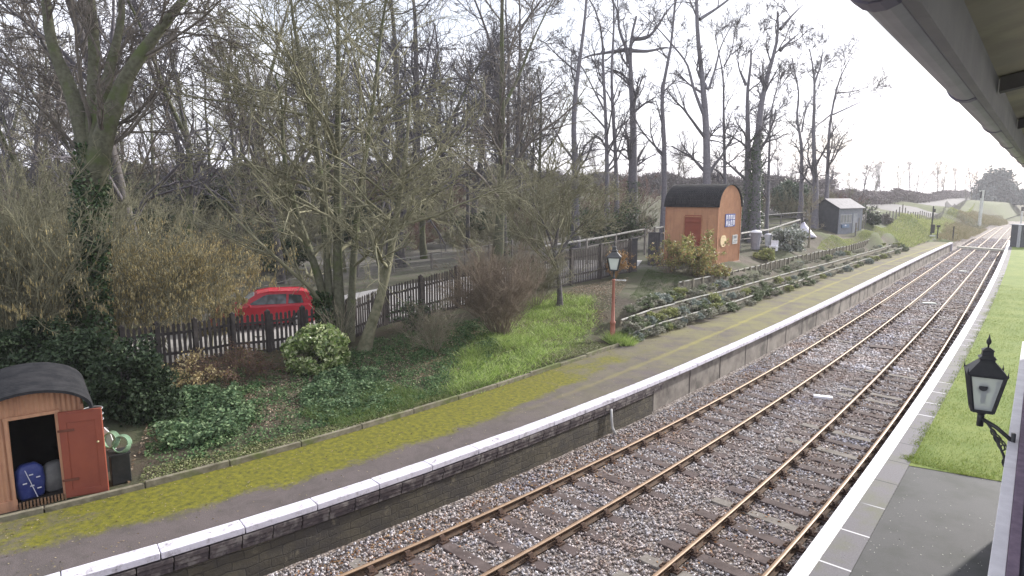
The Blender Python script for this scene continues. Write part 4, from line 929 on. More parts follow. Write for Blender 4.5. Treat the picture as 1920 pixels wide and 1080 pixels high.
# ================================================================== platform lamp post
MLR = mat('lamp_post_red', (.36, .15, .11), (.30, .12, .09), 3, .55); MLB = mat('lamp_black', (.03, .032, .035), (.05, .052, .055), 9, .4, .1, .002, spec=.5)
mgl = bpy.data.materials.new('lantern_glass'); t = nt(mgl); bb = out(t, (.86, .93, .90), .15, spec=.5); bb.inputs['Transmission Weight'].default_value = .35; bb.inputs['Alpha'].default_value = .8
def lantern(parent, s, z0, hk=1.02):
    """tapering four sided lantern, base at z0, width s at the eaves"""
    b = MB(); lo, hi_, h_ = s*.29, s*.5, s*hk
    for sx in (-1, 1):
        for sy in (-1, 1): b.bar((sx*lo, sy*lo, z0), (sx*hi_, sy*hi_, z0+h_), .035*s/.42, .035*s/.42)
    for zz, r_ in ((z0, lo), (z0+h_, hi_)):
        for sx in (-1, 1):
            b.bar((sx*r_, -r_, zz), (sx*r_, r_, zz), .04*s/.42, .04*s/.42); b.bar((-r_, sx*r_, zz), (r_, sx*r_, zz), .036*s/.42, .044*s/.42)
    b.lathe([(.035, -.16*s), (.08*s/.42*1.2, -.05*s), (lo*1.1, 0)], (0, 0, z0), 10); b.build('lantern_frame', MLB, parent)
    rf = MB()
    def sq(r_, z): return [(-r_, -r_, z), (r_, -r_, z), (r_, r_, z), (-r_, r_, z)]
    lv = [(hi_*1.13, z0+h_), (hi_*1.13, z0+h_+.03*s), (hi_*.42, z0+h_+.44*s), (hi_*.42, z0+h_+.52*s), (hi_*.5, z0+h_+.54*s), (hi_*.32, z0+h_+.62*s), (hi_*.3, z0+h_+.78*s), (hi_*.36, z0+h_+.8*s), (hi_*.1, z0+h_+.9*s)]
    V = []; [V.extend(sq(*l)) for l in lv]; n = len(lv)
    rf.add(V, [(i*4+j, i*4+(j+1) % 4, i*4+4+(j+1) % 4, i*4+4+j) for i in range(n-1) for j in range(4)]+[(3, 2, 1, 0), (4*n-4, 4*n-3, 4*n-2, 4*n-1)]); rf.build('lantern_roof', MLB, parent)
    fi = MB(); fi.lathe([(.03*s, 0), (.025*s, .1*s), (.07*s, .17*s), (.075*s, .25*s), (.03*s, .36*s), (.012*s, .46*s), (.004*s, .5*s)], (0, 0, z0+h_+.88*s), 12); fi.build('finial', MLB, parent, True)
    for sx in (-1, 1):
        for sy in (-1, 1):
            q = MB(); q.lathe([(.02*s, 0), (.03*s, .05*s), (.018*s, .12*s), (.002*s, .24*s)], (sx*hi_*1.1, sy*hi_*1.1, z0+h_), 8); q.build('corner_spike', MLB, parent, True)
    g = MB(); lo2, hi2 = lo*.97, hi_*.97
    for k in range(4):
        c, s2 = [(1, 0), (0, 1), (-1, 0), (0, -1)][k]
        def P_(r_, w_, z): return (c*r_-s2*w_, s2*r_+c*w_, z)
        g.add([P_(lo2, -lo2, z0), P_(lo2, lo2, z0), P_(hi2, hi2, z0+h_), P_(hi2, -hi2, z0+h_)], [(0, 1, 2, 3)])
    g.build('glass', mgl, parent); return z0+h_
p = GT(1148, 640); dl = -p[0]*math.sin(YAW)+p[1]*math.cos(YAW); hl_ = 190*dl/F
T = thing('platform_lamp', 'red-brown platform lamp post with a black lantern beside the terraces', 'lamp post', (p[0], p[1], zt(*p[:2])-.02), .5)
top = hl_*.70; print('lamp', p, dl, hl_)
b = MB(); b.lathe([(.15, 0), (.15, .15), (.10, .2), (.09, .65), (.105, .68), (.105, .74), (.07, .78), (.055, top*.55), (.05, top-.35), (.065, top-.33), (.065, top-.28), (.045, top-.25)], n=16); b.build('column', MLR, T, True)
b = MB(); b.lathe([(.045, top-.26), (.055, top-.2), (.035, top-.14), (.035, top), (.07, top+.06)], n=12); b.build('neck', MLB, T, True)
b = MB(); b.tube([(0, 0, top-.30), (.42, 0, top-.30)], .022, 8); b.lathe([(.03, 0), (.03, .05)], (.42, 0, top-.325), 8); b.build('ladder_bar', mat('white_bar', (.7, .7, .7)), T)
lantern(T, .46, top+.08)

# ================================================================== bracket lamp, wing wall and canopy of the near building
AW = Vector(D(1899, 828, 6.1))                # where the bracket meets the building
mwb = mat('white_ledge_paint', (.74, .73, .76), (.60, .59, .62), 5, .6, .2, .003); mpur = mat('purple_brick', (.13, .10, .14), (.20, .15, .20), 12, .85, .4, .006)
mwin = mat('white_window_frame', (.60, .61, .66), (.50, .50, .55), 3, .5)
dr_ = (H-AW[2]); nu = Vector(ray(1850, 1090)); nu = Vector((0, 0, H))+nu*(dr_/-nu.z); fu = Vector(ray(1917, 640)); fu = Vector((0, 0, H))+fu*(dr_/-fu.z)
dW = (nu-fu).normalized(); LW = (nu-fu).length+3.2; n2 = Vector((-dW.y, dW.x, 0)); n2 = n2 if n2.x > 0 else -n2; print('ledge', nu, fu, n2)
T = thing('station_building', 'station building wall topped by a white ledge along the right edge of the picture', 'building', (fu.x, fu.y, 1.0)); zl = fu.z-1.0
def slab(name, o0, o1, z0, z1, m, s0=0, s1=None, parent=None):
    b = MB(); e = LW if s1 is None else s1; p_ = [dW*s0+n2*o0, dW*e+n2*o0, dW*e+n2*o1, dW*s0+n2*o1]
    b.prism([(q.x, q.y, z0) for q in p_], (0, 0, z1-z0)); return b.build(name, m, parent or T, bevel=.004)
slab('ledge', 0, .085, zl-.12, zl, mwb); slab('moulding', .087, .15, zl-.2, zl+.03, mpur); slab('window_ledge', .182, .40, zl-.1, zl-.02, mwin)
slab('wall', .13, .42, -.1, zl-.21, mpur, .02); slab('lead_strip', .151, .18, zl-.2, zl-.02, mat('lead_grey', (.08, .08, .10)))
slab('wall', .42, .7, -.1, 4.6, mat('pale_render', (.45, .45, .50), (.36, .36, .41), 4, .8))
# bracket lamp
LP = D(1839, 780, 6.35); zb = LP[2]; LROT = math.atan2(-LP[1], -LP[0])+PI/2+.13
T = thing('bracket_lamp', 'black bracket lamp with a tapering glass lantern fixed to the white corner board', 'lamp', (LP[0], LP[1], zb), LROT)
lantern(T, .285, .07, 1.3)
b = MB(); b.lathe([(.035, 0), (.035, .006)], n=16); dk_ = b.build('dark_disc', MLB, T); dk_.rotation_euler = (PI/2-.18, 0, 0); dk_.location = (-.02, -.118, .32)
b = MB(); b.lathe([(.11, 0), (.11, .02)], (0, 0, 0), 14)
for o in [x for x in T.children if x.name.startswith('glass')]: pass
b = MB(); b.tube([(0, .0, .14), (0, 0, .26)], .022, 8); b.lathe([(.022, 0), (.05, .02), (.055, .06), (.02, .1)], (0, 0, .24), 10); b.build('burner', mat('lamp_burner', (.05, .05, .05)), T, True)
Ml = Matrix.Rotation(-LROT, 3, 'Z'); e_ = Ml @ (Vector(AW)-Vector(LP)); 
b = MB(); b.tube([(0, 0, -.02), tuple(e_*.5+Vector((0, 0, .01))), tuple(e_)], .02, 8); b.tube([(0, 0, -.1), (0, 0, .06)], .03, 8)
dn_ = Vector((0, 0, -1))
b.bar(e_+dn_*.42, e_+Vector((0, 0, .08)), .03, .05)
b.tube([tuple(e_*.12), tuple(e_*.45+dn_*.06), tuple(e_*.8+dn_*.2), tuple(e_+dn_*.4)], .012, 6); b.build('arm', MLB, T, True)
b = MB()
for f_, r_ in ((.42, .035), (.56, .05), (.70, .06), (.84, .07)):
    c_ = e_*f_+dn_*(.03+.17*max(0, f_-.3)+r_*.4)
    b.tube([tuple(c_+(e_.normalized()*math.cos(a)+Vector((0, 0, 1))*math.sin(a))*r_*(1-a/14)) for a in np.linspace(0, 2*PI*1.3, 18)], .007, 5)
for f_ in (.9, .95): 
    c_ = e_*f_+dn_*.26; b.tube([tuple(c_+(e_.normalized()*math.cos(a)+Vector((0, 0, 1))*math.sin(a))*.045) for a in np.linspace(0, 2*PI, 14)], .007, 5)
b.build('scrollwork', MLB, T)
# canopy: runs with the building, eaves gutter over the platform
mso = mat('soffit_boards', (.42, .38, .31), (.30, .265, .22), 1.2, .8, .2, .01, c3=(.50, .46, .34), s3=.8); mgu = mat('gutter_grey', (.42, .41, .45), (.32, .31, .35), 3, .45, .1, .003, spec=.5)
def at_x(u, v, z):   # point at height z on the line of sight
    d = ray(u, v); t_ = (z-H)/d[2]; return Vector(d*t_+np.array([0, 0, H]))
ZG = H+.55
g0, g1 = at_x(1688, -10, ZG), at_x(1926, 306, ZG); print('gutter', g0, g1)
gd = (g1-g0).normalized(); g0b = g0-gd*3.0; Lg = (g1-g0b).length
sd_ = Vector((gd.y, -gd.x, 0)); sd_ = sd_ if sd_.x > 0 else -sd_
T = thing('platform_canopy', 'dark station canopy eave with a grey gutter crossing the top right corner', 'canopy', tuple(g0b))
up_ = Vector((0, 0, 1))
b = MB(); b.prism([tuple(up_*.02+sd_*.10), tuple(up_*.08+sd_*.10), tuple(sd_*4+up_*.9), tuple(sd_*4+up_*.84)], gd*Lg); b.build('soffit', mso, T)
y = .3
while y < Lg:
    b = MB(); b.prism([tuple(sd_*.13+up_*.02), tuple(sd_*4+up_*.84), tuple(sd_*4+up_*.77), tuple(sd_*.13-up_*.05)], gd*.08); b.v[-8:] = [tuple(Vector(v_)+gd*y) for v_ in b.v[-8:]]; y += 2.3
    b.build('rafter', mat('rafter_dark', (.16, .15, .15), (.11, .10, .11), 4), T)
b = MB(); b.prism([tuple(sd_*.09-up_*.14), tuple(sd_*.12-up_*.14), tuple(sd_*.12+up_*.08), tuple(sd_*.09+up_*.08)], gd*Lg); b.build('fascia', mat('fascia_grey', (.22, .215, .24), (.16, .155, .18), 4, .5), T)
b = MB(); n = 10; pr = [sd_*(.085-.075*(1-math.cos(a)))*1+up_*(-.075*math.sin(a)) for a in np.linspace(0, PI, n)]
pr2 = [sd_*(.085-.075*(1-math.cos(a)))+sd_*0+up_*(.0) for a in np.linspace(0, PI, n)]
poly = [tuple(p_-up_*.02) for p_ in pr]; b.prism(poly, gd*Lg); gt_ = b.build('gutter', mgu, T)
y = .55
while y < Lg:
    b = MB()
    poly = [tuple(sd_*(.085-.080*(1-math.cos(a)))+up_*(-.082*math.sin(a)-.018)) for a in np.linspace(0, PI, n)]; k0_ = len(b.v); b.prism(poly, gd*.09); b.v[k0_:] = [tuple(Vector(v_)+gd*y) for v_ in b.v[k0_:]]; y += 2.1
    b.build('gutter_joint', mat('gutter_joint', (.24, .22, .30), (.2, .18, .25), 4, .5), T)
b = MB(); b.tube([tuple(gd*(Lg-1.5)+sd_*.2-up_*.06), tuple(gd*(Lg-1.1)+sd_*.45-up_*.05), tuple(gd*(Lg-.7)+sd_*.5-up_*.06), tuple(gd*(Lg-.3)+sd_*.75-up_*.1)], .008, 6); b.build('cable', mat('pale_cable', (.4, .4, .38)), T)
b = MB(); b.prism([tuple(sd_*.1-up_*.2), tuple(sd_*4-up_*.25), tuple(sd_*4+up_*.9), tuple(sd_*.1+up_*.08)], gd*.05); b.build('end_board', mat('end_board', (.08, .07, .10), (.06, .055, .08), 4), T, loc=tuple(gd*(Lg+.01)))

# ================================================================== shrubs
def stems_shrub(name, label, base, ns, hgt, sprd, m, nl=(6, 5, 4), group=None, leafc=None, nleaf=0, lsz=.04, r0=.012, twig=.003, up=.2, catk=0, cat='shrub', rg=rng, leaflo=.1, catlo=.15, lr=(.4, .5, .5)):
    T = thing(name, label, cat, base, 0, group); k = 7
    P = np.empty((ns, k, 3)); a = rg.random(ns)*2*PI; q = rg.random(ns)**.6; 
    P[:, 0] = np.stack([np.cos(a)*q*sprd*.18, np.sin(a)*q*sprd*.18, 0*a-.05], 1)
    d = nrm(np.stack([np.cos(a)*q*sprd/hgt, np.sin(a)*q*sprd/hgt, np.ones(ns)], 1)); ln = hgt*(.6+.5*rg.random(ns))*1.05
    for j in range(1, k):
        d = nrm(d+.10*rg.normal(size=(ns, 3))+np.array([0, 0, -.03*j])); P[:, j] = P[:, j-1]+d*(ln/(k-1))[:, None]
    R = (r0*(.6+.8*rg.random(ns)))[:, None]*np.linspace(1, .3, k)[None]; L = [tubes(P, R, 5)]
    A, B = grow(P, R, nl[0], .2, 1, (.3, .9), lr[0], up, 5, .15, .6, rg); L.append(tubes(A, np.maximum(B, twig*1.4), 3)); last = A
    if nl[1]:
        A2, B2 = grow(A, B, nl[1], .15, 1, (.3, .9), lr[1], up*.5, 4, .2, .6, rg); L.append(tubes(A2, np.maximum(B2, twig), 3)); last = A2
        if nl[2]:
            A3, B3 = grow(A2, B2, nl[2], .1, 1, (.3, 1.), lr[2], up*.3, 3, .2, .6, rg); L.append(tubes(A3, np.maximum(B3*0+twig*.8, .001), 3))
    V, Q = merge(L); fast('stems', V, Q, m, T)
    if nleaf:
        i = rg.integers(0, len(last), nleaf); j = rg.integers(1, last.shape[1], nleaf); c = last[i, j]+rg.normal(size=(nleaf, 3))*lsz*.8
        c = c[c[:, 2] > leaflo]; V, Q = leaves(c, lsz, 0, rg); fast('foliage', V, Q, leafc, T)
    if catk:
        i = rg.integers(0, len(last), catk); j = rg.integers(1, last.shape[1], catk); c = last[i, j]; c = c[(c[:, 2] > hgt*catlo)&(c[:, 2] < hgt*.85)]
        n = len(c); l_ = .07+.07*rg.random(n); P_ = np.stack([c, c+np.stack([rg.normal(0, .008, n), rg.normal(0, .008, n), -l_*.5], 1), c+np.stack([rg.normal(0, .012, n), rg.normal(0, .012, n), -l_], 1)], 1)
        V, Q = tubes(P_, np.tile([.006, .011, .006], (n, 1)), 3); tag(fast('catkins', V, Q, CATK, T), kind='stuff')
    return T
CATK = leafmat('catkin', [(.45, .36, .16), (.60, .50, .26), (.34, .26, .12), (.72, .64, .40)], .7, .2, .2)
hz = [(-40,650,18),(10,640,17.5),(80,655,18.5),(240,640,24),(330,630,25),(480,625,31),(45,650,20),(120,655,21),(205,680,20),(285,668,22),(340,660,21.5),(395,645,22),(150,640,24),(90,600,26),(250,600,28),(400,590,30)]
HL = ['pale-twigged hazel with wands reaching past the left edge above the small hut', 'hazel of fine upright grey wands in front of the huge ivy-clad tree', 'tall grey-green hazel rising between the ivy-clad tree and the catkins', 'tall hazel with ochre catkins above the leaning pickets', 'sparse hazel with drooping catkins beyond the red car', 'pale-twigged hazel beyond the left edge behind the small hut', 'dense hazel of upright grey wands at the far left behind the small hut', 'hazel thicket growing around the foot of the huge ivy-clad tree', 'catkin-laden hazel just behind the dark evergreen bush', 'catkin-laden hazel standing over the leaning pickets', 'broad hazel hung with yellow catkins left of the red car', 'catkin-laden hazel in front of the bonnet of the red car', 'sparser hazel with few catkins just behind the huge ivy-clad tree',
      'grey-green hazel behind the ivy-clad tree, set back from the fence', 'hazel deep behind the leaning pickets with ochre catkins', 'hazel behind the red car park strip, left of the car roof']
for i, ((u, v, dep), lb) in enumerate(zip(hz, HL)):
    p = D(u, v, dep); left = u < 150 or 238 < u < 242
    stems_shrub('hazel_shrub', lb, pz(p[0], p[1]), 20 if left else (15 if i not in (5, 11) else 6), 5.4 if left else (4.4 if i not in (5, 11) else 3.0), 2.0 if left else 2.6, MTG, (8, 5, 3), None, None, 0, r0=.016, twig=.0062, up=.25 if left else .05, catk=(900, 600, 900, 3000, 7000, 3500, 900, 2000, 8500, 9000, 11000, 7000, 1800, 1200, 5000, 4000)[i], lr=(.42, .5, .5), catlo=.08)
# undergrowth shrubs across the back of the lane
prs = [stems_shrub('undergrowth_shrub', 'x', (0, 0, -200), 26, 3.0, 2.8, MTG, (6, 5, 2), r0=.018, twig=.011, rg=np.random.default_rng(5), lr=(.5, .5, .5)),
       stems_shrub('undergrowth_shrub', 'x', (0, 0, -200), 26, 2.4, 3.2, MTW, (6, 5, 2), r0=.018, twig=.011, rg=np.random.default_rng(6), lr=(.5, .5, .5), leafc=IVY, nleaf=2500, lsz=.07),
       stems_shrub('undergrowth_shrub', 'x', (0, 0, -200), 22, 3.2, 2.2, MTG, (6, 5, 2), r0=.02, twig=.011, rg=np.random.default_rng(8), lr=(.5, .5, .5), leafc=DARKEV, nleaf=4500, lsz=.09),
       stems_shrub('undergrowth_shrub', 'x', (0, 0, -200), 26, 2.8, 3.0, MTR, (6, 5, 2), r0=.018, twig=.011, rg=np.random.default_rng(9), lr=(.5, .5, .5))]
UL = ['olive twiggy shrub in the undergrowth behind the lane', 'low brown shrub threaded with ivy in the undergrowth behind the lane', 'dark-leaved shrub in the undergrowth behind the lane', 'red-brown twiggy shrub in the undergrowth behind the lane']
r3 = random.Random(4)
for row, (dep0, n, sc) in enumerate(((47, 20, .95), (58, 22, 1.1), (74, 24, 1.5))):
    for i in range(n):
        u = -60+1270*(i+r3.random()*.8)/n; dep = dep0*(.93+.14*r3.random())*(.82 if u < 560 else 1)
        if row == 0 and 560 < u < 1230: dep *= 1.15
        k = r3.choice([0, 0, 1, 2, 3] if u < 900 else [0, 1, 3, 3, 0]); p = D(u, 430, dep)
        dup(prs[k], pz(p[0], p[1], -.1), r3.random()*6, sc*r3.uniform(.8, 1.2), UL[k], 'undergrowth shrubs behind the lane')
for i in range(9):
    u = 1400+26*i; p = D(u, 390, 66+3*(i % 3)); k = (0, 3, 1)[i % 3]
    dup(prs[k], pz(p[0], p[1], -.1), r3.random()*6, .9, UL[k].replace('behind the lane', 'behind the sheds'), 'undergrowth shrubs behind the sheds')
for q in prs:
    for c in list(q.children): bpy.data.objects.remove(c)
    bpy.data.objects.remove(q)
def leafy(name, label, px, py, dep, wpx, hpx, m, n, lsz, nc=60, cs=.22, cat='shrub', ground=True, dz=0, shell=.55, stem=MBK, core=True, asp=.6, group=None, depth_r=None):
    """leafy bush covering about wpx by hpx pixels centred on (px,py)"""
    if name == 'low_shrub': g_ = GT(px, py+hpx*.48); dep = -g_[0]*math.sin(YAW)+g_[1]*math.cos(YAW)
    rx = wpx*dep/F/2; rz = hpx*dep/F/2; c = D(px, py, dep); z0 = zt(c[0], c[1])
    T = thing(name, label, cat, (c[0], c[1], z0-.02), 0, group); cz = c[2]-z0
    ry_ = depth_r or rx
    pts = clumps(n, nc, (rx, ry_, rz), cs, shell=shell)+np.array([0, 0, cz]); pts = pts[pts[:, 2] > .02]
    V, Q = leaves(pts, lsz, 0, aspect=asp); fast('foliage', V, Q, m, T)
    ns = 9; P = np.empty((ns, 5, 3)); P[:, 0] = rng.normal(0, .06, (ns, 3))*[1, 1, 0]; e = clumps(ns, ns, (rx*.8, ry_*.8, rz*.7), .05)+np.array([0, 0, cz])
    for j in range(1, 5): P[:, j] = P[:, 0]+(e-P[:, 0])*j/4+rng.normal(0, .03, (ns, 3))
    R = np.tile(np.linspace(.025, .006, 5), (ns, 1))*max(.6, rx); V, Q = tubes(P, R, 5); A, B = grow(P, R, 8, .3, 1, (.4, 1), .4, .1, 4, .2, .6); L = merge([(V, Q), tubes(A, B, 3)]); fast('stems', L[0], L[1], stem, T); return T
leafy('laurel_bush', 'rounded bright variegated laurel bush at the foot of the many-stemmed tree', 592, 664, 19.5, 122, 106, LAUREL, 9500, .060, 80, .2, shell=.75)
for (u, v, dep, w_, h_, lb) in [(232,715,15.5,150,150,'dark evergreen bush directly behind the small hut door'), (150,690,16.5,140,150,'dark evergreen bush behind the arched roof of the small hut'), (290,760,15.5,90,100,'low dark evergreen bush at the right of the small hut'), (60,650,17,140,100,'dark evergreen bush at the far left above the small hut')]:
    leafy('evergreen_bush', lb, u, v, dep, w_, h_, DARKEV, 11000, .05, 70, .25, shell=.5)
stems_shrub('bramble', 'tangled red-brown bramble arching in front of the red car', gp(452, 705), 60, 1.1, 2.2, MTR, (6, 4, 0), r0=.008, twig=.0028, up=-.1, leafc=leafmat('bramble_leaf', [(.12, .05, .03), (.10, .12, .04), (.2, .1, .05)]), nleaf=1800, lsz=.03)
stems_shrub('bramble', 'low brown bramble under the leaning pickets', gp(350, 715), 40, .9, 2.2, MTR, (6, 4, 0), r0=.007, twig=.0028, up=-.1, leafc=CATK, nleaf=2600, lsz=.035)
stems_shrub('twiggy_shrub', 'dense tan-brown twiggy shrub growing through the middle of the picket fence', gp(940, 630), 90, 2.9, 1.75, MTBN, (8, 6, 3), r0=.012, twig=.0032, up=.3)
stems_shrub('twiggy_shrub', 'grey-brown twiggy shrub right of the tan-brown shrub against the pickets', gp(1005, 575), 40, 2.3, 1.1, MTG, (8, 5, 3), r0=.010, twig=.0032, up=.3)
stems_shrub('twiggy_shrub', 'small pale grey twiggy shrub in front of the left part of the fence', gp(812, 660), 34, 1.5, 1.0, MPALE, (7, 5, 0), r0=.007, twig=.003, up=.2)
stems_shrub('twiggy_shrub', 'small dark shrub with a few green leaves against the pickets', gp(775, 625), 26, 1.2, .9, MTW, (6, 4, 0), r0=.008, twig=.003, leafc=IVY, nleaf=900, lsz=.045)
stems_shrub('sapling_clump', 'cluster of thin pale stems between the car and the leaning tree', gp(640, 655), 14, 2.1, .8, MPALE, (3, 3, 0), r0=.014, twig=.003, up=.4)
stems_shrub('dry_shrub', 'small orange-brown dry shrub against the pickets left of the lamp', gp(1152, 522), 26, 1.3, .45, mat('dry_orange', (.42, .26, .10), (.26, .14, .06), 7, .9), (6, 4, 0), r0=.01, twig=.005, up=.3, leafc=leafmat('dry_leaf', [(.40, .24, .09), (.22, .11, .05), (.5, .36, .16)]), nleaf=450, lsz=.05)
stems_shrub('twiggy_shrub', 'dark ivy-tangled bush standing behind the pickets left of the gate', gp(1150, 470), 40, 3.0, 2.0, MTW, (7, 5, 4), r0=.016, twig=.005, leafc=IVY, nleaf=5000, lsz=.07)
HB = leafmat('bamboo_leaf', [(.20, .24, .07), (.30, .32, .11), (.42, .36, .16), (.36, .20, .10), (.14, .19, .06)], .5, .3, .3)
p = GT(1290, 512); stems_shrub('garden_shrub', 'yellow-green garden shrub with reddish tips in front of the lamp hut door', (p[0]+.2, p[1]-.3, zt(p[0], p[1])), 34, 1.9, 1.7, MTG, (6, 5, 0), r0=.012, twig=.004, up=.15, leafc=HB, nleaf=7000, lsz=.055)
p = GT(1255, 512); stems_shrub('garden_shrub', 'sparse pinkish arching shrub left of the lamp hut door', (p[0], p[1], zt(p[0], p[1])), 18, 1.7, 1.5, MTR, (5, 4, 0), r0=.010, twig=.004, up=.1, leafc=HB, nleaf=900, lsz=.045)
p = GT(1330, 521); stems_shrub('garden_shrub', 'low trailing yellow-green shrub spilling below the hut corner', (p[0], p[1], zt(p[0], p[1])), 26, .8, 1.3, MTG, (5, 4, 0), r0=.010, twig=.004, up=.0, leafc=HB, nleaf=3000, lsz=.05)

# ================================================================== ground cover
def inpoly(x, y, poly):
    r = np.zeros(len(x), bool); n = len(poly)
    for i in range(n):
        (x1, y1), (x2, y2) = poly[i], poly[(i+1) % n]
        c = ((y1 > y) != (y2 > y)) & (x < (x2-x1)*(y-y1)/((y2-y1)+1e-12)+x1); r ^= c
    return r
def cover(poly_px, n):
    P = np.array([GT(u, v)[:2] for u, v in poly_px]); lo, hi = P.min(0), P.max(0); x = lo[0]+(hi[0]-lo[0])*rng.random(n*3); y = lo[1]+(hi[1]-lo[1])*rng.random(n*3)
    k = inpoly(x, y, [tuple(p) for p in P]); return x[k][:n], y[k][:n]
GRN = leafmat('ivy_ground_leaf', [(.03, .07, .03), (.06, .13, .05), (.12, .19, .08), (.17, .23, .11), (.05, .10, .04)], .65, .2, .15)
TEAL = leafmat('periwinkle_leaf', [(.03, .065, .03), (.07, .13, .06), (.12, .19, .09), (.18, .25, .13), (.05, .09, .04)], .6, .25, .2)
def carpet(label_name, poly, n, size, m, hgt=.1, clump=.35, flat=.5):
    x, y = cover(poly, n*3); g = .5+.5*np.sin(x*1.7+1.3*np.sin(y*.9))*np.cos(y*2.1+np.sin(x*2.3)); g2 = .5+.5*np.sin(x*5.1+y*3.7+np.sin(y*6))
    k = rng.random(len(x)) < (clump+(1-clump)*g*g2*1.4); x, y = x[k][:n], y[k][:n]; gg = (g*g2)[k][:n]
    z = ZT(x, y)+hgt*rng.random(len(x))*(.3+1.2*gg)+.015; V, Q = leaves(np.stack([x, y, z], 1), size, flat); return tag(fast(label_name, V, Q, m), kind='stuff')
carpet('ivy_ground_cover', [(290,700),(560,700),(700,640),(900,600),(960,640),(840,740),(640,800),(400,870),(270,880)], 30000, .032, GRN, .10, .12)
carpet('periwinkle_patch', [(290,800),(330,745),(440,735),(480,780),(460,820),(380,845),(300,850)], 9000, .045, TEAL, .28, .5)
carpet('periwinkle_patch', [(560,760),(600,700),(700,700),(740,730),(690,780),(600,800)], 7000, .042, TEAL, .26, .45)
carpet('leaf_litter', [(240,920),(250,860),(600,780),(960,660),(1150,600),(1180,520),(1080,540),(900,600),(600,700),(300,720)], 26000, .026, leafmat('litter_leaf', [(.20, .14, .09), (.12, .08, .05), (.33, .25, .17), (.42, .36, .28), (.08, .06, .04)], .85, .2, .1), .02, .5, .85)
carpet('small_weeds', [(260,925),(270,880),(640,800),(960,700),(1100,640),(1150,652),(960,712),(640,815)], 14000, .022, leafmat('weed_leaf', [(.07, .10, .03), (.14, .17, .06), (.22, .24, .11), (.30, .27, .17)], .6, .3, .2), .05, .35)
GB = leafmat('long_grass_blade', [(.14, .22, .04), (.26, .38, .08), (.38, .50, .14), (.52, .60, .26), (.10, .15, .04), (.30, .44, .10)], .5, .3, .4)
x, y = cover([(846,694),(880,655),(960,610),(1000,565),(1045,552),(1108,560),(1112,600),(1075,655),(1000,690),(940,715),(880,735),(830,735)], 42000); g = .5+.5*np.sin(x*3.3+np.sin(y*2.7)*1.5)*np.cos(y*2.4+np.sin(x*4)); x += rng.normal(0, .22, len(x)); y += rng.normal(0, .22, len(x))
kp = rng.random(len(x)) < .35+.65*g; x, y, g = x[kp], y[kp], g[kp]; tag(blades(x, y, ZT(x, y)-.01, .11*(.4+1.5*g), .009, GB, 'long_grass', .9), kind='stuff')
x, y = cover([(560,780),(700,720),(800,740),(900,720),(930,722),(760,775),(640,808)], 9000); tag(blades(x, y, ZT(x, y)-.01, .13, .007, leafmat('dull_grass_blade', [(.06, .11, .03), (.12, .19, .05), (.2, .24, .09)], .6, .3, .3), 'rough_grass', .8), kind='stuff')
x, y = cover([(1180,560),(1215,505),(1250,515),(1330,525),(1270,545),(1200,575)], 12000); tag(blades(x, y, ZT(x, y)-.01, .05, .006, leafmat('shade_grass_blade', [(.05, .08, .03), (.09, .13, .05), (.13, .17, .07)], .6, .3, .3), 'shaded_grass', .7), kind='stuff')  # blade greens darkened to paint the shade near the hut
p = gp(1163, 646); a = rng.random(2600)*2*PI; q = .52*rng.random(2600)**.5; tag(blades(p[0]+q*np.cos(a), p[1]+q*np.sin(a), ZT(p[0]+q*np.cos(a), p[1]+q*np.sin(a)), .34*(1-.5*q), .010, GB, 'grass_tuft', .7), 'bushy green grass tuft at the foot of the platform lamp post', 'grass tuft')
BG = leafmat('bank_grass_blade', [(.14, .19, .04), (.24, .30, .08), (.36, .39, .16), (.44, .44, .24), (.13, .15, .06)], .6, .3, .4)
x, y = cover([(1672,440),(1662,425),(1720,404),(1780,392),(1828,381),(1822,395),(1790,415),(1752,444),(1700,466),(1690,458)], 60000)
tag(blades(x, y, ZT(x, y)-.02, .22, .022, BG, 'bank_grass', .9), kind='stuff')
x, y = cover([(1540,452),(1620,432),(1665,424),(1672,438),(1590,462),(1530,470)], 16000); tag(blades(x, y, ZT(x, y)-.01, .07, .012, BG, 'mown_grass', .7), kind='stuff')
x, y = cover([(1790,415),(1822,395),(1880,405),(1890,420),(1850,428),(1800,452),(1755,452)], 30000); tag(blades(x, y, ZT(x, y)-.02, .35, .03, leafmat('dry_grass_blade', [(.16, .15, .07), (.24, .22, .12), (.32, .27, .18), (.12, .13, .05)], .7, .2, .3), 'dry_bank_grass', .9), kind='stuff')

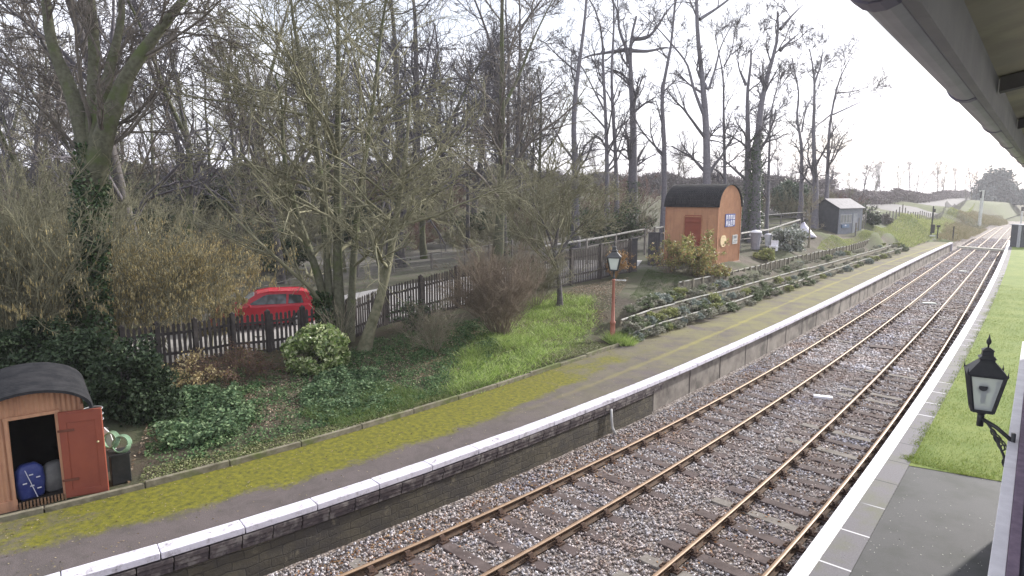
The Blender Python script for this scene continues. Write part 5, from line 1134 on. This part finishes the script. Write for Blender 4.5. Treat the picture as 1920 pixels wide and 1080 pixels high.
# ================================================================== terraces
MTB = mat('weathered_timber', (.46, .455, .43), (.28, .275, .25), 6, .9, .5, .01, c3=(.22, .22, .13)); MTD = mat('dark_wet_timber', (.16, .145, .115), (.25, .23, .18), 7, .9, .5, .01)
def terrace(label, pts, z, ht, posts=True, gap=2.2):
    P = [Vector(G(u, v, z)) for u, v in pts]; b0 = P[0]; T = thing('retaining_board', label, 'retaining boards', tuple(b0), 0)
    L = [0]; [L.append(L[-1]+(P[i+1]-P[i]).length) for i in range(len(P)-1)]
    def at(s):
        for i in range(len(P)-1):
            if s <= L[i+1]: return P[i]+(P[i+1]-P[i])*((s-L[i])/(L[i+1]-L[i]))
        return P[-1]
    s = 0; cap = MB(); 
    while s < L[-1]-.3:
        e = min(s+random.uniform(2.2, 3.0), L[-1]); a, c = at(s)-b0, at(e-.03)-b0; dz = random.uniform(-.03, .03)
        cap = MB(); cap.bar(a+Vector((0, 0, -.03+dz)), c+Vector((0, 0, -.03+random.uniform(-.03, .03))), .06, .05); s = e
        cap.build('top_rail', MTB, T, bevel=.008)
    bd = MB(); s = 0
    while s < L[-1]-.3:
        e = min(s+2.4, L[-1]); a, c = at(s)-b0, at(e)-b0; bd.bar(a+Vector((-.04, 0, -ht/2-.08)), c+Vector((-.04, 0, -ht/2-.08)), .045, ht); s = e
    bd.build('board', MTD, T)
    if posts:
        s = .3
        while s < L[-1]:
            q = MB(); p_ = at(s)-b0; q.box((p_.x+.06, p_.y, -ht/2-.05), (.09, .09, ht+.15)); s += gap; q.build('post', MTD, T)
    return P
terrace('lowest line of weathered boards in the planted terraces beside the far platform', [(1180,623),(1278,593),(1392,560),(1499,525),(1623,485),(1693,464)], 1.38, .18, False)
terrace('middle line of weathered boards in the planted terraces', [(1165,598),(1242,573),(1367,542),(1480,511),(1571,488),(1672,459)], 1.82, .22, False)
terrace('topmost weathered rail edging the lawn between the huts', [(1273,528),(1343,516),(1480,483),(1591,460),(1667,438)], 2.28, .42, True, .9)
terrace('short dark sagging board at the left of the topmost terrace', [(1198,558),(1273,543)], 2.0, .4)
# terrace plants: copies of four kinds
HE = leafmat('heather_leaf', [(.13, .15, .09), (.24, .26, .18), (.36, .36, .29), (.46, .44, .38), (.18, .14, .11)], .7, .3, .1); YG = leafmat('yellow_green_leaf', [(.16, .20, .05), (.28, .31, .10), (.38, .38, .18), (.12, .15, .05)], .6, .3, .2); SG = leafmat('silver_green_leaf', [(.16, .20, .17), (.26, .30, .27), (.36, .40, .37), (.12, .15, .12)], .6, .3, .1)
def clumpplant(m, seed, rx, rz, n, lsz):
    rg_ = np.random.default_rng(seed); T = thing('terrace_plant', 'x', 'plant', (0, 0, -200)); pts = clumps(n, 26, (rx, rx, rz), .09, rg_, .6)+np.array([0, 0, rz*.8]); pts = pts[pts[:, 2] > -.03]
    V, Q = leaves(pts, lsz, 0, rg_, .45); fast('foliage', V, Q, m, T)
    P = np.empty((14, 3, 3)); P[:, 0] = 0; e = clumps(14, 14, (rx, rx, rz), .05, rg_)+np.array([0, 0, rz*.8]); P[:, 2] = e; P[:, 1] = e*.5+np.array([0, 0, .04]); V, Q = tubes(P, np.tile([.008, .006, .003], (14, 1)), 3); fast('stems', V, Q, MTW, T); return T
PP = [clumpplant(HE, 1, .36, .22, 1500, .032), clumpplant(YG, 2, .30, .26, 1300, .036), clumpplant(SG, 3, .34, .24, 1400, .036), clumpplant(leafmat('dark_clump_leaf', [(.08, .11, .05), (.14, .18, .09), (.22, .25, .15)]), 4, .4, .26, 1500, .036)]
PL = ['low grey-brown heather mound in the terraced bed', 'yellow-green tufted plant in the terraced bed', 'silvery green cushion plant in the terraced bed', 'dark green spreading plant in the terraced bed']
r4 = random.Random(12)
def lerp_px(pts, f):
    n = len(pts)-1; x = f*n; i = min(int(x), n-1); g = x-i; return pts[i][0]*(1-g)+pts[i+1][0]*g, pts[i][1]*(1-g)+pts[i+1][1]*g
rows = [([(1180,636),(1278,608),(1392,572),(1499,536),(1623,494),(1700,468)], 1.08, 52), ([(1180,612),(1278,583),(1392,550),(1499,517),(1623,478),(1690,461)], 1.48, 52), ([(1180,582),(1260,558),(1367,532),(1480,502),(1571,480),(1665,457)], 1.9, 46)]
for pts, z, n in rows:
    for i in range(n):
        u, v = lerp_px(pts, ((i+r4.random()*.7)/n)**1.15); p = G(u+r4.uniform(-4, 4), v, z); k = r4.choice([0, 0, 0, 2, 3, 3, 1]); 
        dup(PP[k], (p[0]+r4.uniform(-.15, .15), p[1], max(z-.08, min(zt(p[0], p[1]), z+.1))), r4.random()*6, (lambda q_: (q_, q_, q_*.8))(r4.uniform(.6, 1.25)), PL[k], 'plants in the terraced beds')
for q in PP:
    for c in list(q.children): bpy.data.objects.remove(c)
    bpy.data.objects.remove(q)
# terraces soil strips
b = MB()
for (pa, za), (pb, zb2) in (((rows[0][0], 1.06), ([(1180,623),(1278,593),(1392,560),(1499,525),(1623,485),(1693,464)], 1.36)),):
    pass

# ================================================================== car
cc_ = D(497, 602, 26.0); cz = zt(cc_[0], cc_[1]); MCR = mat('red_car_paint', (.50, .03, .05), (.44, .028, .045), 1, .25, 0, spec=.6); MGL = mat('car_glass', (.03, .04, .045), (.04, .05, .055), 1, .06, 0, spec=1.0); MTY = mat('tyre_rubber', (.02, .02, .02), (.03, .03, .03), 9, .8)
T = thing('parked_car', 'red hatchback car parked behind the fence facing left', 'car', (cc_[0], cc_[1], cz), YAW+PI+math.radians(22)); print('car', cc_, cz)
# profile, x forward
body = [(-2.0, .28), (-2.05, .55), (-2.02, .85), (-1.92, .95), (.75, .98), (1.75, .82), (2.02, .62), (2.05, .35), (1.9, .24), (-1.85, .22)]
V = []; n = len(body); ws = [-.84, -.80, .80, .84]
def sect(poly, ys, sc): 
    V = [];  n = len(poly)
    for y, s in zip(ys, sc): V += [(x*s[0], y, z*s[1]+s[2]) for x, z in poly]
    fs = [(k*n+i, k*n+(i+1) % n, (k+1)*n+(i+1) % n, (k+1)*n+i) for k in range(len(ys)-1) for i in range(n)]+[tuple(range(n-1, -1, -1)), tuple((len(ys)-1)*n+i for i in range(n))]; return V, fs
b = MB(); b.add(*sect(body, [-.83, -.80, -.6, .6, .80, .83], [(.95, .94, .02), (.985, 1, 0), (1, 1.01, 0), (1, 1.01, 0), (.985, 1, 0), (.95, .94, .02)])); b.build('body', MCR, T, smooth=False, bevel=.03)
cab = [(-1.95, .93), (-1.72, 1.34), (-1.45, 1.44), (-.2, 1.47), (.25, 1.40), (1.0, .96)]
b = MB(); n = len(cab)
for y, s in ((-.79, 0), (-.60, 1), (.60, 1), (.79, 0)): pass
V = []
for y0, y1 in ((-.80, -.60), (.80, .60)): V += [(x*(.985), y0+(y1-y0)*min(1, max(0, (z-.93)/.5)), z) for x, z in cab]
fs = [(i, i+1, n+i+1, n+i) for i in range(n-1)]+[tuple(range(n)), tuple(range(2*n-1, n-1, -1))]; b.add(V, fs); b.build('cabin', MCR, T, bevel=.03)
def cabpt(x, z, sy, o=.012): return (x*.985, sy*(.80-.20*min(1, max(0, (z-.93)/.5))+o), z)
for sy in (-1, 1):
    for nm, q in (('side_window', [(-1.5, 1.0), (-1.42, 1.30), (-.95, 1.36), (-.90, 1.0)]), ('side_window', [(-.82, 1.0), (-.86, 1.37), (-.15, 1.38), (.02, 1.33), (.62, 1.02)])):
        b = MB(); P = [cabpt(x, z, sy) for x, z in q]; b.prism(P, (0, sy*.004, 0)); b.build(nm, MGL, T)
b = MB(); b.prism([(.985*.34+.015, -.56, 1.36), (.985*.34+.015, .56, 1.36), (.985*.97+.015, .72, 1.0), (.985*.97+.015, -.72, 1.0)], (.01, 0, .01)); b.build('windscreen', mat('windscreen_glass', (.50, .56, .62), (.38, .44, .50), 3, .05, 0, spec=1), T)  # pale silver-blue base colour paints a reflection on the glass
b = MB(); b.prism([(-1.93, -.68, 1.0), (-1.93, .68, 1.0), (-1.74, .54, 1.32), (-1.74, -.54, 1.32)], (-.012, 0, .004)); b.build('rear_window', MGL, T)
for x in (-1.28, 1.28):
    for sy in (-1, 1):
        wh = MB(); wh.lathe([(.30, -.10), (.32, -.08), (.32, .08), (.30, .10)], n=24); ob = wh.build('wheel', MTY, T); ob.rotation_euler = (PI/2, 0, 0); ob.location = (x, sy*.76, .32)
        rm = MB(); rm.lathe([(.05, .0), (.20, .0), (.21, .015)], n=16); r_ = rm.build('rim', mat('alloy', (.5, .5, .52), None, 3, .3, metal=.8), ob); r_.location = (0, 0, -sy*.10-(.012 if sy > 0 else -.0))
for sy in (-1, 1):
    b = MB(); b.box((1.93, sy*.62, .68), (.12, .34, .13)); b.build('headlight', mat('headlight_glass', (.7, .72, .75), None, 3, .1), T, bevel=.02)
    b = MB(); b.box((-1.99, sy*.70, .86), (.10, .18, .26)); b.build('tail_light', mat('tail_light_red', (.45, .01, .01), None, 3, .2), T, bevel=.02)
    b = MB(); b.box((.55, sy*.92, 1.0), (.1, .16, .12)); b.build('wing_mirror', MCR, T, bevel=.02)

# ================================================================== grey shed
C2 = GT(1570, 440); d2 = -C2[0]*math.sin(YAW)+C2[1]*math.cos(YAW); s2 = d2/F; print('shed', C2, d2)
MGS = mat('shed_boards_shaded', (.055, .06, .07), (.08, .085, .095), 3, .8, .2, .004); MGF = mat('shed_front_lit', (.25, .26, .30), (.18, .19, .22), 6, .8); MFR = mat('pale_felt_roof', (.24, .235, .25), (.18, .175, .19), 3, .8)  # end boards darkened and front paled to paint shade and sun per wall
T = thing('garden_shed', 'dark grey timber garden shed with a pale felt roof on the grass bank', 'shed', (C2[0], C2[1], zt(*C2[:2])-.05), math.radians(-12))
Ls, Ws, Hs, Ha = 4.6, 2.7, 49*s2+.05, 66*s2
b = MB(); b.prism([(0, 0, 0), (-Ws, 0, 0), (-Ws, 0, Hs), (-Ws/2, 0, Ha), (0, 0, Hs)], (0, .05, 0))
for i in range(12): b.box((-Ws/2, -.006, .1+i*.155), (Ws+.01, .012, .012))
b.build('wall', MGS, T); b = MB(); b.box((-.03, Ls/2, Hs/2), (.06, Ls, Hs))
for i in range(13): b.box((.006, Ls*.5, .1+i*.15), (.012, Ls, .012))
b.build('wall', MGF, T); b = MB(); b.box((-Ws+.03, Ls/2, Hs/2), (.06, Ls, Hs)); b.prism([(0, Ls-.05, 0), (-Ws, Ls-.05, 0), (-Ws, Ls-.05, Hs), (-Ws/2, Ls-.05, Ha), (0, Ls-.05, Hs)], (0, .045, 0)); b.build('wall', MGS, T)
for sx in (0, 1):
    b = MB(); sl = (Ha-Hs)/(Ws/2); x0 = .18 if sx == 0 else -Ws-.18; z0 = Hs-.18*sl
    b.prism([(x0, -.15, z0+.02), (-Ws/2, -.15, Ha+.02), (-Ws/2, -.15, Ha+.07), (x0, -.15, z0+.07)], (0, Ls+.3, 0)); b.build('roof', MFR, T)
b = MB(); wn = MB()
for y0, y1 in ((.35, 1.35), (1.4, 2.4)):
    wn.box((.012, (y0+y1)/2, 1.45), (.02, y1-y0, .7)); 
    for y in (y0, (y0+y1)/2, y1): b.box((.03, y, 1.45), (.03, .06, .8))
b.box((.032, 1.38, 1.83), (.03, 2.2, .06)); b.box((.032, 1.38, 1.07), (.03, 2.2, .06)); f_ = b.build('window', mat('shed_frame', (.42, .43, .46), (.3, .3, .33), 4), T); wn.build('pane', mat('shed_pane', (.16, .17, .18), (.28, .28, .28), 2, .1, 0, spec=.8), f_)
b = MB(); b.box((.03, 3.1, 1.0), (.04, .85, 1.85)); b.build('door', mat('shed_door_grey', (.34, .35, .38), (.25, .26, .29), 5), T)
b = MB(); b.box((.08, 1.2, .78), (.14, 1.3, .3)); b.box((.152, 1.1, .85), (.01, .3, .12), mi=1); b.build('window_box', [mat('blue_grey_box', (.14, .20, .30), (.18, .24, .33), 4), mwhe], T)

# ================================================================== rail fences, bins, posts
MRL = mat('bleached_rail', (.42, .41, .39), (.25, .24, .22), 5, .8, .4, .006); MRD = mat('rail_post_grey', (.20, .19, .18), (.13, .12, .11), 5, .85)
def rail_fence(label, line, dep0, dep1, rails, hgt, npost, thick=.09):
    """line: pixel trace of the top rail, depth going from dep0 to dep1"""
    P = [Vector(D(u, v, dep0+(dep1-dep0)*i/(len(line)-1))) for i, (u, v) in enumerate(line)]; b0 = P[0]
    T = thing('rail_fence', label, 'fence', (b0.x, b0.y, zt(b0.x, b0.y)))
    o_ = Vector((b0.x, b0.y, zt(b0.x, b0.y)))
    for r_ in range(rails):
        b = MB()
        dz = Vector((0, 0, -r_*.42)); tp = [P[0]-o_+dz]
        for i in range(len(P)-1): tp += [(P[i]+P[i+1])/2-o_+dz+Vector((0, 0, random.uniform(-.03, .03))), P[i+1]-o_+dz]
        b.tube(tp, thick*(1 if r_ == 0 else .7)/2, 6)
        b.build('rail', MRL if r_ == 0 else MRD, T)
    for i in range(npost):
        f = i*(len(P)-1)/(npost-1) if npost > 1 else 0; k = min(int(f), len(P)-2); p_ = P[k]+(P[k+1]-P[k])*(f-k); z = zt(p_.x, p_.y); b = MB(); b.box((0, 0, (p_.z-z)/2-.05), (.11, .11, p_.z-z+.25)); b.build('post', MRD, T, loc=(p_.x-o_.x, p_.y-o_.y, z-o_.z))
rail_fence('bleached timber rail fence running behind the pickets to the path', [(1020,462),(1100,450),(1155,440),(1210,430)], 36, 41, 2, 1, 4, .12)
rail_fence('bleached rail fence behind the white bins with a stout top rail', [(1388,438),(1440,431),(1500,412)], 44, 53, 2, 1, 4, .13)
rail_fence('thin pale rail fence further back in the trees right of the lamp hut', [(1388,411),(1440,403),(1512,398)], 56, 62, 3, 1, 4, .10)
rail_fence('pale rail stub showing left of the lamp hut wall', [(1228,428),(1245,425)], 42, 42.5, 2, 1, 2, .12)
rail_fence('long low timber rail fence crossing the lane behind the red car', [(400,560),(560,520),(700,492),(860,470),(960,452)], 33, 44, 2, 1, 10, .03)
def pbin(label, name, u, v, wpx, hpx, m, lid):
    p = GT(u, v); dep = -p[0]*math.sin(YAW)+p[1]*math.cos(YAW); w_, h_ = wpx*dep/F/2, hpx*dep/F; T = thing(name, label, 'bin', (p[0], p[1], zt(*p[:2])), .4)
    b = MB(); b.lathe([(w_*.75, 0), (w_*.95, h_*.8), (w_, h_*.82), (w_, h_*.88)], n=10); b.build('body', m, T, bevel=.01); b = MB(); b.lathe([(w_*1.05, h_*.88), (w_*1.0, h_*.93), (w_*.5, h_*1.0), (w_*.1, h_*1.02)], n=12); b.build('lid', lid, T); 
    for sx in (-1, 1):
        b = MB(); b.box((sx*w_*1.05, 0, h_*.75), (w_*.2, w_*.5, h_*.12)); b.build('handle', lid, T)
    return T
mgy = mat('grey_bin', (.30, .29, .33), (.22, .22, .25), 5, .6); mwl = mat('white_lid', (.78, .78, .82), (.65, .65, .7), 6, .5)
pbin('grey round garden bin with a white lid behind the lamp hut', 'garden_bin', 1416, 468, 20, 36, mgy, mwl)
pbin('small white tub right of the grey garden bin', 'garden_tub', 1440, 462, 14, 24, mwl, mwl)
p = GT(1442, 470); b = MB(); b.box((0, 0, .3), (.5, .4, .12)); b.box((-.2, 0, .15), (.06, .35, .3)); b.box((.2, 0, .15), (.06, .35, .3)); b.box((0, .17, .52), (.5, .05, .38)); b.build('garden_chair', mwl, None, bevel=.02, loc=(p[0]+.3, p[1], zt(*p[:2]))); tag(bpy.data.objects['garden_chair'], 'low white garden seat beside the bins', 'seat')
p = GT(1517, 446); b = MB(); b.lathe([(1.05, 0), (.85, .3), (.45, .75), (.12, 1.15), (.02, 1.25)], n=12)
b.v = [(x+random.uniform(-.05, .05), y+random.uniform(-.05, .05), z) for x, y, z in b.v]; b.build('tarpaulin_cone', mat('pale_tarpaulin', (.58, .57, .66), (.48, .47, .56), 3, .5), None, True, loc=(p[0]-.5, p[1], zt(*p[:2]))); tag(bpy.data.objects['tarpaulin_cone'], 'pale grey tarpaulin-covered heap left of the grey shed', 'tarpaulin')
SV = leafmat('silver_shrub_leaf', [(.12, .15, .10), (.24, .27, .21), (.40, .42, .38), (.55, .56, .55), (.09, .11, .07)], .5, .5, .1)
leafy('silver_shrub', 'round silvery shrub on a short trunk between the bins and the grey shed', 1480, 448, 46, 62, 56, SV, 7000, .085, 60, .35, shell=.6)
leafy('evergreen_bush', 'large round grey-green bush in front of the tall trunks left of the grey shed', 1480, 372, 68, 60, 56, leafmat('grey_green_leaf', [(.06, .09, .06), (.10, .14, .09), (.16, .20, .14)], .6, .3, .1), 9000, .12, 70, .6)
leafy('low_shrub', 'low yellow-green shrub under the silvery shrub', 1438, 478, 42, 44, 20, YG, 2500, .06, 30, .2)
leafy('low_shrub', 'dark rounded shrub nearest the right end of the grey shed', 1635, 412, 62, 26, 24, DARKEV, 2500, .09, 30, .3); leafy('low_shrub', 'dark rounded shrub at the foot of the post fence, right of its twin', 1660, 412, 63, 22, 20, leafmat('grey_brown_leaf', [(.10, .09, .08), (.16, .14, .12), (.08, .09, .06)]), 2000, .09, 30, .3)
leafy('low_shrub', 'pale green shrub clinging to the lawn edge beside the shed front', 1600, 428, 53, 14, 12, YG, 900, .06, 12, .15)
traced('small pale bare tree with upswept twigs before the dark shed end', [[(1518,441),(1517,400),(1516,372)]], 4.5, 50, .4, name='sapling', m=MPALE, mt=MPALE, grp=None, nl=(14, 5, 3, 0), lr=(.45, .5, .5, .5), twig=.010, t0=.3, cat='young tree')
# post and wire fence beside the path
line = [(1606,412,60),(1624,409,66),(1660,405,74),(1711,399,88),(1750,392,105),(1785,386,135),(1812,380,180),(1830,376,225)]
PP_ = [Vector(D(u, v, d_)) for u, v, d_ in line]; T = thing('post_fence', 'long fence of thin upright posts beside the pale path on the bank', 'fence', tuple(PP_[0])); b0 = PP_[0]
LL = [0]; [LL.append(LL[-1]+(PP_[i+1]-PP_[i]).length) for i in range(len(PP_)-1)]; s = 0; k = 0
while s < LL[-1] and k < 62:
    i = max(j for j in range(len(LL)) if LL[j] <= s); i = min(i, len(PP_)-2); p_ = PP_[i]+(PP_[i+1]-PP_[i])*((s-LL[i])/(LL[i+1]-LL[i])); z = zt(p_.x, p_.y); b = MB(); h_ = 1.25; b.box((0, 0, h_/2-.1), (.11, .11, h_+.2)); b.build('post', MRD, T, loc=(p_.x-b0.x, p_.y-b0.y, z-b0.z)); s += 1.75+s*.012; k += 1
for zz in (.45, .85, 1.15):
    b = MB(); b.tube([(p_.x-b0.x, p_.y-b0.y, zt(p_.x, p_.y)-b0.z+zz) for p_ in PP_], .012, 4); b.build('wire', MRD, T)
V = []; Q = []
for i, p_ in enumerate(PP_):
    nx = Vector((-1, .25, 0)).normalized()
    for k in range(9): q = p_+nx*(.6+k*1.9*(1+i*.25)); V.append((q.x, q.y, zt(q.x, q.y)+.12))
for i in range(len(PP_)-1):
    for k in range(8): Q.append((i*9+k, i*9+k+1, i*9+10+k, i*9+9+k))
tag(fast('path', V, Q, mat('pale_lane', (.17, .165, .165), (.13, .125, .125), .8, .9)), kind='structure')
# hedges
def hedge(label, line, hgt, wdt, m, n, lsz, twig=None):
    P = [np.array(D(u, v, d_)) for u, v, d_ in line]; b0 = np.array([P[0][0], P[0][1], zt(P[0][0], P[0][1])]); T = thing('hedge', label, 'hedge', b0)
    Lc = np.r_[0, np.cumsum([np.linalg.norm(P[i+1][:2]-P[i][:2]) for i in range(len(P)-1)])]; s = rng.random(n)*Lc[-1]
    x = np.interp(s, Lc, [p[0] for p in P]); y = np.interp(s, Lc, [p[1] for p in P]); hh = hgt*(.85+.15*np.sin(s*.6)+.1*rng.random(n)); q = rng.random(n)**.6
    x += rng.normal(0, wdt*.3, n); y += rng.normal(0, wdt*.3, n); V, Q = leaves(np.stack([x, y, ZT(x, y)+hh*q], 1)-b0, lsz, 0); fast('foliage', V, Q, m, T)
    ns = 900; s = rng.random(ns)*Lc[-1]; x = np.interp(s, Lc, [p[0] for p in P]); y = np.interp(s, Lc, [p[1] for p in P]); c = np.stack([x, y, ZT(x, y)], 1)-b0; t2 = c+np.stack([rng.normal(0, .5, ns), rng.normal(0, .5, ns), hgt*(.8+.5*rng.random(ns))], 1)
    V, Q = tubes(np.stack([c, (c+t2)/2, t2], 1), np.tile([.04, .03, .012], (ns, 1)), 3); fast('stems', V, Q, MTW, T); return T
HBR = leafmat('winter_hedge_leaf', [(.13, .11, .12), (.19, .165, .17), (.25, .22, .22), (.10, .10, .08)], .8, .2, .1)
hedge('long grey-brown winter hedge beyond the pale path', [(1545,400,98),(1640,392,118),(1711,388,140),(1770,384,185),(1826,378,300)], 2.4, 1.8, HBR, 52000, .16)
hedge('low distant brown hedge closing the field behind the tall trunks', [(1000,372,118),(1180,370,118),(1400,372,118),(1560,375,118)], 3.6, 2.2, HBR, 30000, .2)
hedge('dull olive hedge along the back of the wood', [(-150,372,105),(200,368,105),(600,366,105),(1000,368,112)], 5.0, 3, leafmat('olive_hedge_leaf', [(.07, .075, .04), (.11, .11, .07), (.15, .14, .09)], .8, .2, .1), 60000, .24)
EV = leafmat('distant_evergreen_leaf', [(.09, .115, .105), (.12, .145, .135), (.15, .175, .165)], .8, .2, .05)
def bigtree(label, u, v, dep, w_, h_, m): leafy('evergreen_tree', label, u, v, dep, w_, h_, m, 16000, .5, 120, 2.2, cat='tree', shell=.6)
bigtree('broad grey-green evergreen filling the end of the line beside the white signal post', 1866, 376, 225, 66, 112, EV); bigtree('lower grey-green evergreen spreading right of the broad one', 1900, 396, 225, 50, 66, EV); bigtree('evergreen at the right edge above the relay cabinet', 1925, 390, 215, 44, 70, EV); bigtree('pale bushy crown just left of the broad evergreen', 1840, 395, 215, 26, 50, EV)
# small line-side things
mblk = mat('black_post', (.03, .03, .03), (.05, .05, .05)); mpw = mat('white_post', (.6, .62, .58), (.45, .47, .43), 3)
def post(label, name, cat, u, v, hpx, wpx, m, extras=()):
    p = GT(u, v); dep = -p[0]*math.sin(YAW)+p[1]*math.cos(YAW); h_ = hpx*dep/F; w_ = max(.05, wpx*dep/F); T = thing(name, label, cat, (p[0], p[1], zt(*p[:2])), YAW); b = MB(); b.box((0, 0, h_/2), (w_, w_, h_)); b.build('post', m, T)
    for nm, du, z, sx, sz, mm in extras:
        b = MB(); b.box((du*dep/F, -.06, z*dep/F), (sx*dep/F, .12, sz*dep/F)); b.build(nm, mm, T, bevel=.01)
    return T
post('slim signal post with a black arm and white foot on the grassy bank', 'signal_post', 'signal', 1745, 446, 58, 1.6, mblk, (('arm', 1, 50, 5, 6, mblk), ('ladder', 1.5, 16, 7, 16, mblk), ('foot', 2, 3, 10, 3, mpw)))
post('short black T-topped post right of the slim signal post', 'marker_post', 'post', 1757, 448, 24, 1.4, mblk, (('head', 0, 23, 6, 4, mblk),))
post('plain black upright at the end of the far platform', 'marker_post', 'post', 1786, 452, 27, 1.5, mblk)
post('tall white signal post at the far end of the cutting', 'signal_post', 'signal', 1836, 424, 66, 4, mpw, (('signal_head', 0, 58, 9, 14, mblk), ('arm', -3, 64, 8, 3, mpw)))
post('distant small white signal beyond the relay cabinet', 'signal_post', 'signal', 1913, 428, 40, 2, mpw, (('signal_head', 0, 36, 5, 8, mblk),))
P9 = G(1911, 463, 1.0); T = thing('relay_cabinet', 'dark grey relay cabinet on the near platform at the right edge', 'cabinet', (P9[0], P9[1], 1.0), .75); b = MB(); k9 = np.linalg.norm(P9)/F
b.box((.6, 0, 1.15), (2.2, 1.4, 2.3)); b.build('body', mat('cabinet_dark', (.06, .065, .08), (.08, .085, .10), 2, .5), T, bevel=.03); b = MB(); b.box((.6, 0, 2.34), (2.4, 1.6, .08)); b.box((-.56, -.5, 1.15), (.12, .3, 2.3)); b.build('trim_panel', mat('cabinet_pale', (.45, .46, .5)), T)
b = MB(); c0, c1 = G(1797, 465, .16), G(1893, 472, .16); 
b.bar(c0+np.array([0, 0, .12]), c1+np.array([0, 0, .12]), .7, .22); b.build('foot_crossing', mat('pale_boards', (.55, .54, .47), (.4, .39, .33), 3), None, bevel=.01); tag(bpy.data.objects['foot_crossing'], 'pale boarded trough crossing all four rails at the far platform end', 'crossing')
for (u, v, sx, sy, lb, mm) in [(1543,745,.55,.22,'white concrete block lying between the tracks nearest the camera',mwl), (1652,652,.85,.45,'dark flat wooden board lying between the tracks',msl), (1806,509,.55,.5,'pale slab lying between the tracks far along the line',mpw), (1742,569,.7,.35,'thin pale plank lying between the tracks midway along',mpw)]:
    p = G(u, v, .05); b = MB(); b.box((0, 0, .03), (sx, sy, .08)); o = b.build('track_slab', mm, None, bevel=.01, loc=(p[0], p[1], .03)); o.rotation_euler = (0, 0, .3); tag(o, lb, 'slab')
# ================================================================== thin winter haze
m = bpy.data.materials.new('haze'); t = nt(m); pv = N(t, 'ShaderNodeVolumePrincipled'); pv.inputs['Density'].default_value = HZ_D = .0006
pv.inputs['Color'].default_value = (.93, .93, 1.0, 1); pv.inputs['Anisotropy'].default_value = .35; o = N(t, 'ShaderNodeOutputMaterial'); t.links.new(pv.outputs[0], o.inputs['Volume'])
b = MB(); b.box((-100, 425, 24), (1700, 1450, 52)); o = b.build('haze', m); tag(o, kind='stuff')
S.cycles.volume_step_rate = 5; S.cycles.volume_bounces = 0
